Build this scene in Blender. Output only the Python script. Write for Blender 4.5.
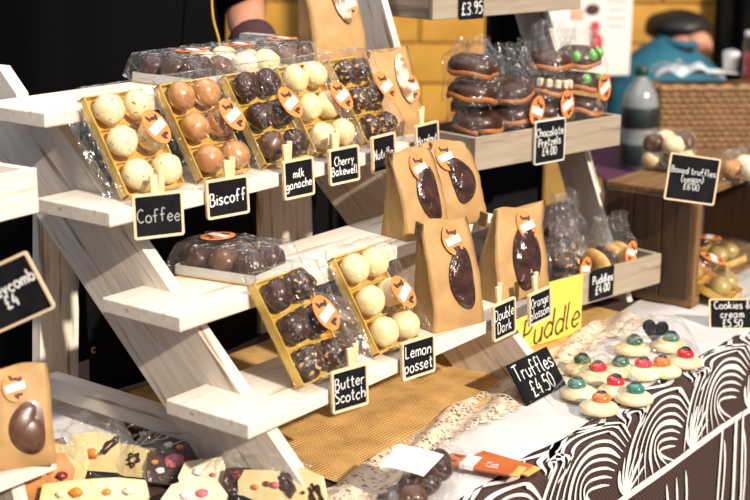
import bpy, bmesh, math, random
from mathutils import Matrix, Vector, noise
from math import sin, cos, pi, radians, sqrt, atan2, tan
S = bpy.context.scene
for o in list(bpy.data.objects): bpy.data.objects.remove(o)
COL = S.collection
# ------------------------------------------------------------------ camera
F_PX, PITCH, YAW, ROLL = 1388.77, 0.2519, 0.6472, 0.0044
CAM = Vector((-1.1786, -1.0836, 0.767))          # z = 0 is the stall table top; floor at -0.75
FW = Vector((cos(PITCH)*cos(YAW), cos(PITCH)*sin(YAW), -sin(PITCH)))
RT0 = Vector((sin(YAW), -cos(YAW), 0)); UP0 = RT0.cross(FW)
RT = RT0*cos(ROLL) + UP0*sin(ROLL); UP = -RT0*sin(ROLL) + UP0*cos(ROLL)
cam = bpy.data.cameras.new('camera'); camo = bpy.data.objects.new('camera', cam); COL.objects.link(camo)
cam.sensor_width = 36; cam.lens = F_PX*36/750
M = Matrix.Identity(4)
for i in range(3): M[i][0] = RT[i]; M[i][1] = UP[i]; M[i][2] = -FW[i]; M[i][3] = CAM[i]
camo.matrix_world = M
cam.clip_start = 0.05
cam.dof.use_dof = True; cam.dof.focus_distance = 2.05; cam.dof.aperture_fstop = 4.2
S.camera = camo
# ------------------------------------------------------------------ light
w = bpy.data.worlds.new('world'); S.world = w; w.use_nodes = True
bg = w.node_tree.nodes['Background']; bg.inputs[0].default_value = (0.64, 0.77, 1.0, 1); bg.inputs[1].default_value = 0.27
sl = bpy.data.lights.new('sun', 'SUN'); sl.energy = 5.0; sl.angle = radians(2.0); sl.color = (1.0, 0.88, 0.73)
so = bpy.data.objects.new('sun', sl); COL.objects.link(so)
SUN = Vector((0.165, 0.84, -0.54)).normalized()
so.rotation_euler = SUN.to_track_quat('-Z', 'Y').to_euler(); so.location = (-1, -3, 3)
al_ = bpy.data.lights.new('overhead_fill_light', 'AREA'); al_.shape = 'SQUARE'; al_.size = 3.0; al_.energy = 62; al_.color = (1.0, 0.95, 0.90)
ao = bpy.data.objects.new('overhead_fill_light', al_); COL.objects.link(ao); ao.location = (.5, .2, 2.5)  # added soft light from above to brighten the tops; its source is unseen
vs = S.view_settings; vs.view_transform = 'Standard'; vs.look = 'None'; vs.gamma = 1; vs.exposure = 0.12
vs.use_curve_mapping = False
S.cycles.transparent_max_bounces = 32; S.cycles.max_bounces = 12

def at(px, py, x=None, y=None, z=None, D=None):
    d = FW + RT*((px-375)/F_PX) - UP*((py-250)/F_PX)
    if x is not None: t = (x-CAM.x)/d.x
    elif y is not None: t = (y-CAM.y)/d.y
    elif z is not None: t = (z-CAM.z)/d.z
    else: t = D
    return CAM + d*t
# ------------------------------------------------------------------ helpers
MATS = {}
def mat(name, col=(.5,.5,.5), rough=.5, metal=0, **k):
    if name in MATS: return MATS[name]
    m = bpy.data.materials.new(name); m.use_nodes = True; MATS[name] = m
    nt = m.node_tree; b = nt.nodes['Principled BSDF']
    b.inputs['Base Color'].default_value = (*col, 1); b.inputs['Roughness'].default_value = rough
    b.inputs['Metallic'].default_value = metal
    if 'coat' in k: b.inputs['Coat Weight'].default_value = k['coat']; b.inputs['Coat Roughness'].default_value = k.get('coatr', .08)
    if 'sss' in k: b.inputs['Subsurface Weight'].default_value = k['sss']; b.inputs['Subsurface Radius'].default_value = (.01,.006,.003)
    if 'trans' in k: b.inputs['Transmission Weight'].default_value = k['trans']
    if 'spec' in k: b.inputs['Specular IOR Level'].default_value = k['spec']
    sc = k.get('scale', (1,1,1))
    tc = nt.nodes.new('ShaderNodeTexCoord'); mp = nt.nodes.new('ShaderNodeMapping'); mp.inputs['Scale'].default_value = sc
    nt.links.new(tc.outputs['Object'], mp.inputs['Vector'])
    if 'col2' in k:                                     # noise blend to a second colour
        n = nt.nodes.new('ShaderNodeTexNoise'); n.inputs['Scale'].default_value = k.get('nscale', 20); n.inputs['Detail'].default_value = k.get('ndetail', 4)
        n.inputs['Distortion'].default_value = k.get('ndist', 0)
        r = nt.nodes.new('ShaderNodeValToRGB'); lo, hi = k.get('ramp', (.4, .6))
        r.color_ramp.elements[0].position = lo; r.color_ramp.elements[1].position = hi
        r.color_ramp.elements[0].color = (*col, 1); r.color_ramp.elements[1].color = (*k['col2'], 1)
        nt.links.new(mp.outputs[0], n.inputs['Vector']); nt.links.new(n.outputs['Fac'], r.inputs[0])
        last = r.outputs[0]
        if 'col3' in k:
            n2 = nt.nodes.new('ShaderNodeTexNoise'); n2.inputs['Scale'].default_value = k.get('nscale3', 60); n2.inputs['Detail'].default_value = 2
            r2 = nt.nodes.new('ShaderNodeValToRGB'); lo, hi = k.get('ramp3', (.6, .66)); r2.color_ramp.elements[0].position = lo; r2.color_ramp.elements[1].position = hi
            if k.get('obj3'): nt.links.new(tc.outputs['Object'], n2.inputs['Vector'])
            else: nt.links.new(mp.outputs[0], n2.inputs['Vector'])
            nt.links.new(n2.outputs['Fac'], r2.inputs[0])
            mx = nt.nodes.new('ShaderNodeMix'); mx.data_type = 'RGBA'
            nt.links.new(r2.outputs[0], mx.inputs[0]); nt.links.new(last, mx.inputs[6]); mx.inputs[7].default_value = (*k['col3'], 1); last = mx.outputs[2]
        nt.links.new(last, b.inputs['Base Color'])
    if 'bump' in k:
        n = nt.nodes.new('ShaderNodeTexNoise'); n.inputs['Scale'].default_value = k.get('bscale', 60); n.inputs['Detail'].default_value = 4
        bp = nt.nodes.new('ShaderNodeBump'); bp.inputs['Strength'].default_value = k['bump']; bp.inputs['Distance'].default_value = k.get('bdist', .002)
        nt.links.new(mp.outputs[0], n.inputs['Vector']); nt.links.new(n.outputs['Fac'], bp.inputs['Height']); nt.links.new(bp.outputs[0], b.inputs['Normal'])
    return m
def film_mat(name, haze=.004, rough=.22, bscale=40, bump=1.0, tint=(1,1,1)):
    m = bpy.data.materials.new(name); m.use_nodes = True; nt = m.node_tree; nt.nodes.clear(); N = nt.nodes.new; L = nt.links.new
    out = N('ShaderNodeOutputMaterial'); tr = N('ShaderNodeBsdfTransparent'); tr.inputs[0].default_value = (*tint, 1)
    gl = N('ShaderNodeBsdfGlossy'); gl.inputs['Roughness'].default_value = rough; df = N('ShaderNodeBsdfDiffuse'); df.inputs[0].default_value = (.9,.9,.9,1)
    fr = N('ShaderNodeLayerWeight'); fr.inputs[0].default_value = .5
    tc = N('ShaderNodeTexCoord'); no = N('ShaderNodeTexNoise'); no.inputs['Scale'].default_value = bscale; no.inputs['Detail'].default_value = 2; no.inputs['Distortion'].default_value = 1.5
    bp = N('ShaderNodeBump'); bp.inputs['Strength'].default_value = bump; bp.inputs['Distance'].default_value = .022
    L(tc.outputs['Object'], no.inputs['Vector']); L(no.outputs['Fac'], bp.inputs['Height'])
    L(bp.outputs[0], gl.inputs['Normal'])
    pw = N('ShaderNodeMath'); pw.operation = 'POWER'; pw.inputs[1].default_value = 4; L(fr.outputs['Facing'], pw.inputs[0])
    mu = N('ShaderNodeMath'); mu.operation = 'MULTIPLY_ADD'; mu.inputs[1].default_value = .6; mu.inputs[2].default_value = .045; L(pw.outputs[0], mu.inputs[0])
    m1 = N('ShaderNodeMixShader'); m1.inputs[0].default_value = haze; L(tr.outputs[0], m1.inputs[1]); L(df.outputs[0], m1.inputs[2])
    m2 = N('ShaderNodeMixShader'); L(mu.outputs[0], m2.inputs[0]); L(m1.outputs[0], m2.inputs[1]); L(gl.outputs[0], m2.inputs[2])
    L(m2.outputs[0], out.inputs[0]); MATS[name] = m; return m

class MB:
    def __init__(s): s.v = []; s.f = []
    def add(s, vs, fs):
        b = len(s.v); s.v += [tuple(v) for v in vs]; s.f += [tuple(b+i for i in f) for f in fs]; return s
    def box(s, c, d, M=None, ch=.0):
        x, y, z = d[0]/2, d[1]/2, d[2]/2; c = Vector(c)
        bm = bmesh.new(); bmesh.ops.create_cube(bm, size=1)
        for v in bm.verts: v.co = Vector((v.co.x*d[0], v.co.y*d[1], v.co.z*d[2]))
        if ch: bmesh.ops.bevel(bm, geom=bm.edges[:], offset=ch, segments=1, affect='EDGES')
        bm.verts.index_update()
        P = [(M @ v.co if M else v.co) + c for v in bm.verts]
        s.add(P, [[v.index for v in f.verts] for f in bm.faces]); bm.free(); return s
    def prism(s, pts, a, b, M=None):                    # outline in x,y extruded in z (CCW)
        n = len(pts); P = [Vector((p[0], p[1], a)) for p in pts] + [Vector((p[0], p[1], b)) for p in pts]
        if M: P = [M @ p for p in P]
        return s.add(P, [tuple(range(n-1,-1,-1)), tuple(range(n,2*n))] + [(i,(i+1)%n,n+(i+1)%n,n+i) for i in range(n)])
    def lathe(s, prof, n=20, c=(0,0,0), sx=1, sy=1, M=None):
        c = Vector(c); V = []; Fc = []
        for r, z in prof:
            for k in range(n):
                p = Vector((r*cos(2*pi*k/n)*sx, r*sin(2*pi*k/n)*sy, z)); V.append((M @ p if M else p)+c)
        m = len(prof)
        for i in range(m-1):
            for k in range(n): Fc.append((i*n+k, i*n+(k+1)%n, (i+1)*n+(k+1)%n, (i+1)*n+k))
        Fc.append(tuple(range(n-1,-1,-1))); Fc.append(tuple(range((m-1)*n, m*n)))
        return s.add(V, Fc)
    def ell(s, c, r, n=14, m=8, M=None, jit=0, seed=0):
        prof = []; c = Vector(c); V = []; Fc = []
        for i in range(m+1):
            t = pi*i/m
            for k in range(n):
                p = Vector((sin(t)*cos(2*pi*k/n), sin(t)*sin(2*pi*k/n), -cos(t)))
                if jit: p *= 1 + jit*noise.noise(p*1.7 + Vector((seed*3.1, seed, 0)))
                p = Vector((p.x*r[0], p.y*r[1], p.z*r[2])); V.append((M @ p if M else p)+c)
        for i in range(m):
            for k in range(n): Fc.append((i*n+k, i*n+(k+1)%n, (i+1)*n+(k+1)%n, (i+1)*n+k))
        return s.add(V, Fc)
    def tube(s, path, r, n=8, flat=1):
        path = [Vector(p) for p in path]; V = []; Fc = []; m = len(path)
        for i, p in enumerate(path):
            t = (path[min(i+1,m-1)] - path[max(i-1,0)]).normalized()
            a = t.cross(Vector((0,0,1)) if abs(t.z) < .9 else Vector((1,0,0))).normalized(); b = t.cross(a)
            rr = r[i] if isinstance(r, (list,tuple)) else r
            for k in range(n): V.append(p + a*cos(2*pi*k/n)*rr + b*sin(2*pi*k/n)*rr*flat)
        for i in range(m-1):
            for k in range(n): Fc.append((i*n+k, i*n+(k+1)%n, (i+1)*n+(k+1)%n, (i+1)*n+k))
        Fc.append(tuple(range(n-1,-1,-1))); Fc.append(tuple(range((m-1)*n, m*n)))
        return s.add(V, Fc)
    def grid(s, fn, nu, nv, closed=False):
        V = [fn(i/(nu if closed else nu-1), j/(nv-1)) for j in range(nv) for i in range(nu)]
        Fc = []
        for j in range(nv-1):
            for i in range(nu if closed else nu-1):
                Fc.append((j*nu+i, j*nu+(i+1)%nu, (j+1)*nu+(i+1)%nu, (j+1)*nu+i))
        return s.add(V, Fc)
    def strip(s, pts, wd, nrm):                          # flat ribbon along a 3-D polyline, width wd, facing nrm
        pts = [Vector(p) for p in pts]; m = len(pts); V = []
        for i, p in enumerate(pts):
            t = (pts[min(i+1,m-1)] - pts[max(i-1,0)])
            if t.length < 1e-9: t = Vector((1,0,0))
            nn = nrm[i] if isinstance(nrm, list) else nrm
            a = nn.cross(t.normalized()).normalized()*((wd[i] if isinstance(wd, list) else wd)/2); V += [p-a, p+a]
        return s.add(V, [(2*i, 2*i+2, 2*i+3, 2*i+1) for i in range(m-1)])
    def mesh(s, name, smooth=False):
        me = bpy.data.meshes.new(name); me.from_pydata(s.v, [], s.f); me.update()
        if smooth: me.polygons.foreach_set('use_smooth', [True]*len(me.polygons))
        return me
WM = {}
def obj(name, mb, m, parent=None, T=None, smooth=False, auto=None):
    me = mb if isinstance(mb, bpy.types.Mesh) else mb.mesh(name, smooth)
    if not me.materials: me.materials.append(m if not isinstance(m, str) else MATS[m])
    o = bpy.data.objects.new(name, me); COL.objects.link(o); T = T or Matrix.Identity(4)
    WM[o] = T
    if parent: o.parent = parent; o.matrix_local = WM[parent].inverted() @ T
    else: o.matrix_world = T
    return o
def tag(o, label, cat, group=None, kind=None):
    if label: o['label'] = label
    if cat: o['category'] = cat
    if group: o['group'] = group
    if kind: o['kind'] = kind
    return o
def struct(o, label=None, cat=None): o['kind'] = 'structure'; 
def thing(name, label, cat, T, group=None):
    o = bpy.data.objects.new(name, None); COL.objects.link(o); o.empty_display_size = .02
    WM[o] = T; o.matrix_world = T; return tag(o, label, cat, group)
def TR(x, y=0, z=0, rz=0): 
    if isinstance(x, Vector): return Matrix.Translation(x) @ Matrix.Rotation(radians(rz), 4, 'Z')
    return Matrix.Translation((x, y, z)) @ Matrix.Rotation(radians(rz), 4, 'Z')
def basis(o, ex, ey, ez):
    m = Matrix.Identity(4)
    for i in range(3): m[i][0] = ex[i]; m[i][1] = ey[i]; m[i][2] = ez[i]; m[i][3] = o[i]
    return m
def RX(a): return Matrix.Rotation(radians(a), 4, 'X')
def RY(a): return Matrix.Rotation(radians(a), 4, 'Y')
def RZ(a): return Matrix.Rotation(radians(a), 4, 'Z')
rnd = random.Random(7)
def cat_rom(P, n=5, closed=False):
    P = [Vector(p).to_3d() if len(p) == 2 else Vector(p) for p in P]
    if len(P) < 3: return P
    out = []
    for i in range(len(P)-1):
        a, b, c, d = P[max(i-1,0)], P[i], P[i+1], P[min(i+2,len(P)-1)]
        for k in range(n):
            t = k/n; out.append(.5*((2*b) + (c-a)*t + (2*a-5*b+4*c-d)*t*t + (3*b-a-3*c+d)*t**3))
    out.append(P[-1]); return out
# ------------------------------------------------------------------ materials
def wood(name, c1, c2, c3, seed=0, rough=.6):
    return mat(name, c1, rough, col2=c2, nscale=7, ndetail=6, ndist=.6, ramp=(.35,.7), scale=(1.2,14,14), col3=c3, nscale3=5, ramp3=(.60,.72), bump=.25, bscale=9, bdist=.0015)
wood('pine', (.80,.74,.66), (.71,.62,.52), (.48,.36,.25))
wood('pine2', (.82,.75,.66), (.70,.60,.49), (.32,.23,.16))
wood('boxwood', (.40,.33,.25), (.31,.24,.17), (.18,.13,.09))
wood('darkwood', (.065,.032,.013), (.042,.02,.008), (.02,.01,.005))
wood('pegwood', (.78,.60,.38), (.70,.50,.28), (.5,.34,.18))
wood('signwood', (.80,.60,.40), (.74,.52,.32), (.6,.42,.25))
mat('slate', (.004,.004,.005), .8, col2=(.009,.009,.011), nscale=30, spec=.15)
mat('chalk', (.86,.86,.84), .9, col2=(.66,.66,.66), nscale=400, ramp=(.3,.75))
mat('chalk_faint', (.42,.42,.42), .9)
mat('white_frame', (.80,.76,.68), .6)
mat('kraft', (.47,.28,.105), .6, col2=(.41,.235,.085), nscale=25, bump=.5, bscale=38, bdist=.004)
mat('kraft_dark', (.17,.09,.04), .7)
mat('gold', (.72,.44,.06), .28, .35, col2=(.80,.54,.12), nscale=40, bump=.2, bscale=90)
mat('clear_side', (.80,.77,.70), .25, trans=.25)
mat('sticker', (.80,.26,.07), .5, col2=(.74,.21,.05), nscale=60)
mat('paper', (.78,.77,.75), .6)
mat('ink', (.05,.025,.02), .6)
mat('dark_choc', (.034,.010,.0045), .36, coat=.15, spec=.3, col2=(.055,.018,.008), nscale=60, bump=.25, bscale=70)
mat('milk_choc', (.085,.028,.011), .38, coat=.15, spec=.35, col2=(.12,.05,.022), nscale=50, bump=.25, bscale=70)
mat('caramel_choc', (.52,.25,.075), .32, coat=.35, col2=(.42,.17,.05), nscale=35, bump=.25, bscale=70)
mat('white_choc', (.86,.72,.40), .38, coat=.25, sss=.15, col2=(.80,.63,.30), nscale=30, bump=.25, bscale=70)
mat('speckled_choc', (.86,.72,.42), .38, coat=.25, col2=(.82,.66,.34), nscale=30, col3=(.24,.10,.03), nscale3=150, ramp3=(.64,.67), bump=.2, bscale=70)
mat('nutty_choc', (.030,.011,.006), .34, coat=.3, col2=(.055,.022,.011), nscale=60, col3=(.66,.38,.13), nscale3=120, ramp3=(.60,.64), bump=.7, bscale=120, bdist=.004)
mat('biscuit', (.44,.16,.035), .6, col2=(.33,.105,.02), nscale=40, bump=.4, bscale=90)
mat('golden_biscuit', (.78,.46,.13), .6, col2=(.66,.33,.08), nscale=40, bump=.3, bscale=90)
mat('cream', (.80,.71,.52), .5, col2=(.72,.60,.40), nscale=40)
mat('green_sweet', (.10,.42,.05), .35, coat=.4)
mat('pink_sweet', (.80,.13,.17), .5, col2=(.7,.2,.25), nscale=70)
mat('orange_fruit', (.86,.27,.02), .4, coat=.3, col2=(.75,.16,.02), nscale=90)
mat('berry', (.16,.012,.02), .4, col2=(.3,.02,.03), nscale=90)
mat('black_cloth', (.004,.004,.0045), .95, bump=.2, bscale=14, spec=.1)
film_mat('film'); film_mat('film_crinkle', .025, .22, 40, 1.0); film_mat('film_flat', .015, .10, 40, .4); film_mat('film_soft', .006, .10, 30, .5)
# ------------------------------------------------------------------ table, cloths, floor, walls
EDGE = -.205
mat('floor', (.05,.042,.036), .7, col2=(.035,.03,.027), nscale=5)
fl = obj('floor', MB().box((2.6,2.2,-.76), (11,11,.02)), 'floor'); struct(fl)

def brown_print():
    m = bpy.data.materials.new('brown_print'); m.use_nodes = True; nt = m.node_tree; N = nt.nodes.new; L = nt.links.new; b = nt.nodes['Principled BSDF']; b.inputs['Roughness'].default_value = .9
    tc = N('ShaderNodeTexCoord'); mp = N('ShaderNodeMapping'); mp.inputs['Scale'].default_value = (1,1,1); L(tc.outputs['Object'], mp.inputs[0])
    wv = N('ShaderNodeTexWave'); wv.inputs['Scale'].default_value = 70; wv.bands_direction = 'DIAGONAL'; L(mp.outputs[0], wv.inputs['Vector'])   # rib weave
    n = N('ShaderNodeTexNoise'); n.inputs['Scale'].default_value = 300; L(mp.outputs[0], n.inputs['Vector'])
    r = N('ShaderNodeValToRGB'); r.color_ramp.elements[0].color = (.020,.010,.008,1); r.color_ramp.elements[1].color = (.085,.042,.032,1)
    ad = N('ShaderNodeMath'); ad.operation = 'MULTIPLY_ADD'; ad.inputs[1].default_value = .5; L(wv.outputs['Fac'], ad.inputs[0]); 
    h = N('ShaderNodeMath'); h.operation = 'MULTIPLY'; h.inputs[1].default_value = .5; L(n.outputs['Fac'], h.inputs[0]); L(h.outputs[0], ad.inputs[2])
    L(ad.outputs[0], r.inputs[0]); L(r.outputs[0], b.inputs['Base Color'])
    bp = N('ShaderNodeBump'); bp.inputs['Strength'].default_value = .4; bp.inputs['Distance'].default_value = .001; L(wv.outputs['Fac'], bp.inputs['Height']); L(bp.outputs[0], b.inputs['Normal'])
    MATS['brown_print'] = m
brown_print()
mat('print_white', (.80,.78,.76), .9, col2=(.72,.69,.67), nscale=200)
tb = thing('trestle_table', 'long trestle table under a brown and white printed cloth', 'table', TR(.7,.15,-.75))
mat('table_board', (.35,.25,.16), .6, col2=(.28,.19,.12), nscale=12, scale=(1,8,8))
TX0, TX1, TY1 = -.75, 1.95, .66
obj('table_top', MB().box(((TX0+TX1)/2, (EDGE+TY1)/2+.004, -.019), (TX1-TX0-.02, TY1-EDGE-.02, .024), ch=.002), 'table_board', tb)
for x in (-.6, 1.75):
    for y in (-.14, .56): obj('leg', MB().box((x,y,-.39), (.04,.04,.72), ch=.003), 'table_board', tb)
# printed cloth: top, rounded front edge, hanging front with soft folds
prof = [(TY1,-.30),(TY1,-.15),(TY1,-.012),(TY1-.01,0),(.4,0),(.2,0),(0,0),(-.12,0),(EDGE+.012,0),(EDGE+.004,-.0025),(EDGE,-.009),(EDGE,-.03),(EDGE,-.06),(EDGE,-.1),(EDGE,-.16),(EDGE,-.24),(EDGE,-.36),(EDGE,-.5),(EDGE,-.7)]
def cloth_fn(u, v):
    x = TX0 + (TX1-TX0)*u; i = round(v*(len(prof)-1)); y, z = prof[i]
    if z < -.02 and y < 0:
        k = min(1, (-z-.02)/.25); y += -.004*k + .010*k*sin(x*21+.6)*(.6+.4*sin(x*7))
    if z < -.02 and y > 0: y += .006*sin(x*17)
    return (x, y, z-.0015)
cl = obj('tablecloth', MB().grid(cloth_fn, 150, len(prof)), 'brown_print', smooth=True)
tag(cl, 'brown tablecloth with white swirling print hanging over the table front', 'tablecloth')
def cloth_pt(px, py, off=.0012):
    p = at(px, py, z=off)
    if p.y < EDGE: p = at(px, py, y=EDGE-off-.0005); n = Vector((0,-1,0)); 
    else: n = Vector((0,0,1))
    k = min(1, max(0,(-p.z-.02))/.25); 
    if k: p.y += -.004*k + .010*k*sin(p.x*21+.6)*(.6+.4*sin(p.x*7)) - .001
    return p, n
def motif(lines):
    mb = MB()
    for wd, pts in lines:
        P = [cloth_pt(p.x, p.y) for p in cat_rom(pts, 7)]
        m = len(P); ws = [wd*min(1, .35+3*min(i, m-1-i)/m) for i in range(m)] if wd < .006 else wd
        # split where the ribbon passes over the edge
        mb.strip([p for p, n in P], ws, [n for p, n in P])
    return mb
def surf(x, t):                                        # t = distance down the cloth from the table edge (negative: on top)
    if t < 0: return Vector((x, EDGE-t, .0012)), Vector((0,0,1))
    k = min(1, max(0, t-.02)/.25); y = EDGE-.0022 - .004*k + .010*k*sin(x*21+.6)*(.6+.4*sin(x*7)) - .001*k
    return Vector((x, y, -t)), Vector((0,-1,0))
PR = MB()
def rib(pts, wd, taper=True):
    q = cat_rom([(p[0], p[1], 0) for p in pts], 8); m = len(q); P = [surf(v.x, v.y) for v in q]
    PR.strip([p for p, n in P], [1.22*wd*(min(1, .25+4*min(i, m-1-i)/m) if taper else 1) for i in range(m)], [n for p, n in P])
tb_ = -at(615,503,y=EDGE).z; tb2 = -at(722,425,y=EDGE).z; xv = at(722,425,y=EDGE).x
rib([(TX0+.02,tb_),(0,tb_),(1,tb_),(1.9,tb_)], .010, False)
rib([(TX0+.02,tb2),(0,tb2),(xv,tb2)], .007, False); rib([(xv,tb2-.003),(xv,tb2+.2),(xv,.62)], .007, False); rib([(xv+.05,tb_),(xv+.05,.3),(xv+.05,.62)], .010, False); rib([(xv+.075,tb2),(xv+.075,.3),(xv+.075,.62)], .007, False); rib([(xv+.075,tb2),(1.3,tb2),(1.9,tb2)], .007, False)
rp = random.Random(5)
for i in range(-5, 10):
    cx = .50 + i*.235; H0 = tb_-.004; R0 = .120 if i % 2 else .145
    for k in range(9):                                 # nested arches
        r = R0 - k*.0125
        if r < .02: break
        A = [radians(a_) for a_ in (178,150,120,92,62,34+k*1.5)]
        rib([(cx + r*1.05*cos(a_) + .012*k*(1-sin(a_)), H0 - r*1.12*sin(a_)) for a_ in A], .0075 if k in (0,4) else .0040)
    for k in range(6):                                 # leaf fan at the foot of each arch
        a_ = radians(20+k*24); rib([(cx+.118, H0), (cx+.118+.028*cos(a_), H0-.035*sin(a_)), (cx+.118+.052*cos(a_)+.014, H0-.062*sin(a_)-.008)], .0085 if k % 2 else .005)
    rib([(cx-.13,-.050),(cx-.06,-.028),(cx,-.045),(cx+.06,-.020),(cx+.12,-.040)], .008); rib([(cx-.10,-.014),(cx-.03,-.030),(cx+.05,-.052),(cx+.11,-.030)], .006)
    rib([(cx+.105,.004),(cx+.13,-.022),(cx+.165,-.020),(cx+.17,.012),(cx+.14,.028)], .007); rib([(cx+.112,.012),(cx+.135,-.008),(cx+.155,-.004),(cx+.155,.012)], .005)
    for k in range(3): rib([(cx+.02+.035*k, .40),(cx+.03+.035*k, .22+.02*(k % 2)),(cx+.022+.035*k, tb2+.03)], .006)
pm = obj('printed_motif', PR, 'print_white', cl)
# print seen on the table top behind the left leg
Ls = []
def L_(wd, *pts): Ls.append((wd, pts))
for k in range(7): L_(.004, (118+k*9,446-k*2.2),(128+k*9,437-k*2.2),(140+k*9,434-k*2.2),(150+k*8,437-k*2.6))
for k in range(5): L_(.005, (112+k*14,452-k*4),(124+k*14,450-k*4),(136+k*13,441-k*4))
L_(.004, (108,438),(140,421),(172,408)); L_(.004, (140,462),(165,448),(192,437))
obj('printed_motif', motif(Ls), 'print_white', cl)
# burlap runner
def burlap():
    m = bpy.data.materials.new('burlap'); m.use_nodes = True; nt = m.node_tree; N = nt.nodes.new; L = nt.links.new; b = nt.nodes['Principled BSDF']; b.inputs['Roughness'].default_value = .95
    tc = N('ShaderNodeTexCoord'); w1 = N('ShaderNodeTexWave'); w1.inputs['Scale'].default_value = 55; w1.bands_direction = 'X'; w1.inputs['Distortion'].default_value = .6
    w2 = N('ShaderNodeTexWave'); w2.inputs['Scale'].default_value = 55; w2.bands_direction = 'Y'; w2.inputs['Distortion'].default_value = .6
    L(tc.outputs['Object'], w1.inputs['Vector']); L(tc.outputs['Object'], w2.inputs['Vector'])
    mu = N('ShaderNodeMath'); mu.operation = 'MULTIPLY'; L(w1.outputs['Fac'], mu.inputs[0]); L(w2.outputs['Fac'], mu.inputs[1])
    n = N('ShaderNodeTexNoise'); n.inputs['Scale'].default_value = 25; L(tc.outputs['Object'], n.inputs['Vector'])
    ad = N('ShaderNodeMath'); ad.operation = 'MULTIPLY_ADD'; ad.inputs[1].default_value = .55; L(mu.outputs[0], ad.inputs[0])
    h = N('ShaderNodeMath'); h.operation = 'MULTIPLY'; h.inputs[1].default_value = .6; L(n.outputs['Fac'], h.inputs[0]); L(h.outputs[0], ad.inputs[2])
    r = N('ShaderNodeValToRGB'); r.color_ramp.elements[0].color = (.33,.175,.045,1); r.color_ramp.elements[1].color = (.95,.60,.22,1); r.color_ramp.elements[0].position = .15; r.color_ramp.elements[1].position = .75
    L(ad.outputs[0], r.inputs[0]); L(r.outputs[0], b.inputs['Base Color'])
    bp = N('ShaderNodeBump'); bp.inputs['Strength'].default_value = .7; bp.inputs['Distance'].default_value = .0015; L(mu.outputs[0], bp.inputs['Height']); L(bp.outputs[0], b.inputs['Normal']); MATS['burlap'] = m
burlap()
LA, LB = at(345,500,z=0), at(640,312,z=0)           # line of the lace edge
ldir = (LB-LA).normalized(); lper = Vector((-ldir.y, ldir.x, 0))
def wav(p, a): return a*(noise.noise(Vector((p.x*9, p.y*9, 1.3)))+.5*noise.noise(Vector((p.x*23, p.y*23, 4.3))))
def burl(u, v):
    p = Vector((.165 + .94*u, 0, 0)); y0 = LA.y + (p.x-LA.x)*ldir.y/ldir.x + .012
    p.y = y0 + (.47-y0)*v; p.z = .0035 + max(-.002, wav(p, .004 if v < .35 else .001)); return p
br = obj('burlap_runner', MB().grid(burl, 70, 40), 'burlap', smooth=True); tag(br, 'golden burlap runner spread under the white shelf stand', 'table runner')
def lace_mat():
    m = bpy.data.materials.new('lace'); m.use_nodes = True; nt = m.node_tree; N = nt.nodes.new; L = nt.links.new; b = nt.nodes['Principled BSDF']
    b.inputs['Base Color'].default_value = (.66,.53,.40,1); b.inputs['Roughness'].default_value = .95
    tc = N('ShaderNodeTexCoord'); vo = N('ShaderNodeTexVoronoi'); vo.inputs['Scale'].default_value = 120; vo.feature = 'DISTANCE_TO_EDGE'; L(tc.outputs['Object'], vo.inputs['Vector'])
    n = N('ShaderNodeTexNoise'); n.inputs['Scale'].default_value = 60; L(tc.outputs['Object'], n.inputs['Vector'])
    r = N('ShaderNodeValToRGB'); r.color_ramp.elements[0].position = .10; r.color_ramp.elements[1].position = .16; r.color_ramp.elements[0].color = (1,1,1,1); r.color_ramp.elements[1].color = (0,0,0,1); L(vo.outputs['Distance'], r.inputs[0])
    r2 = N('ShaderNodeValToRGB'); r2.color_ramp.elements[0].position = .44; r2.color_ramp.elements[1].position = .54; r2.color_ramp.elements[0].color = (.12,.12,.12,1); L(n.outputs['Fac'], r2.inputs[0])
    mx = N('ShaderNodeMath'); mx.operation = 'MAXIMUM'; L(r.outputs[0], mx.inputs[0]); L(r2.outputs[0], mx.inputs[1])
    L(mx.outputs[0], b.inputs['Alpha']); bp = N('ShaderNodeBump'); bp.inputs['Strength'].default_value = .6; bp.inputs['Distance'].default_value = .002; L(mx.outputs[0], bp.inputs['Height']); L(bp.outputs[0], b.inputs['Normal']); MATS['lace'] = m
lace_mat()
def lace(u, v):
    p = LA + ldir*(-.16 + u*(1.12)); wd = .070 + .012*sin(u*14) + .004*sin(u*190)*(1 if v > .5 else 0)
    p = p + lper*(.035 - wd*v) ; p.z = .0075 + max(-.002, wav(p, .008)) + .004*sin(v*9+u*30); return p
lc = obj('lace_trim', MB().grid(lace, 160, 14), 'lace', smooth=True); tag(lc, 'cream lace trim along the edge of the burlap runner', 'lace')
mat('white_sheet', (.70,.68,.67), .5, col2=(.62,.60,.59), nscale=8, bump=.5, bscale=16, bdist=.006)
def sheet(u, v):
    x = -.25 + 2.1*u; yb = min(.07, LA.y + (x-LA.x)*ldir.y/ldir.x + .03); y0 = EDGE + .040 + .012*noise.noise(Vector((x*9,0,0))) - .012*max(0, x-.6)
    p = Vector((x, y0 + (yb-y0)*v, 0)); p.z = .0022 + max(-.001, wav(p, .0035)); return p
sh = obj('table_paper', MB().grid(sheet, 90, 14), 'white_sheet', smooth=True); tag(sh, 'white sheet spread between the lace trim and the printed cloth edge', 'table cover')
def sheet2(u, v):
    a, b, c, d = at(28,455,z=0), at(150,470,z=0), at(120,418,z=0), at(40,385,z=0)
    p = (a*(1-u)+b*u)*(1-v) + (d*(1-u)+c*u)*v; p.z = .003 + max(-.0015, wav(p, .004)); return p
s2 = obj('napkin', MB().grid(sheet2, 24, 14), 'white_sheet', smooth=True); tag(s2, 'white folded cloth lying behind the kraft bag and the bottom rail', 'cloth')
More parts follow.
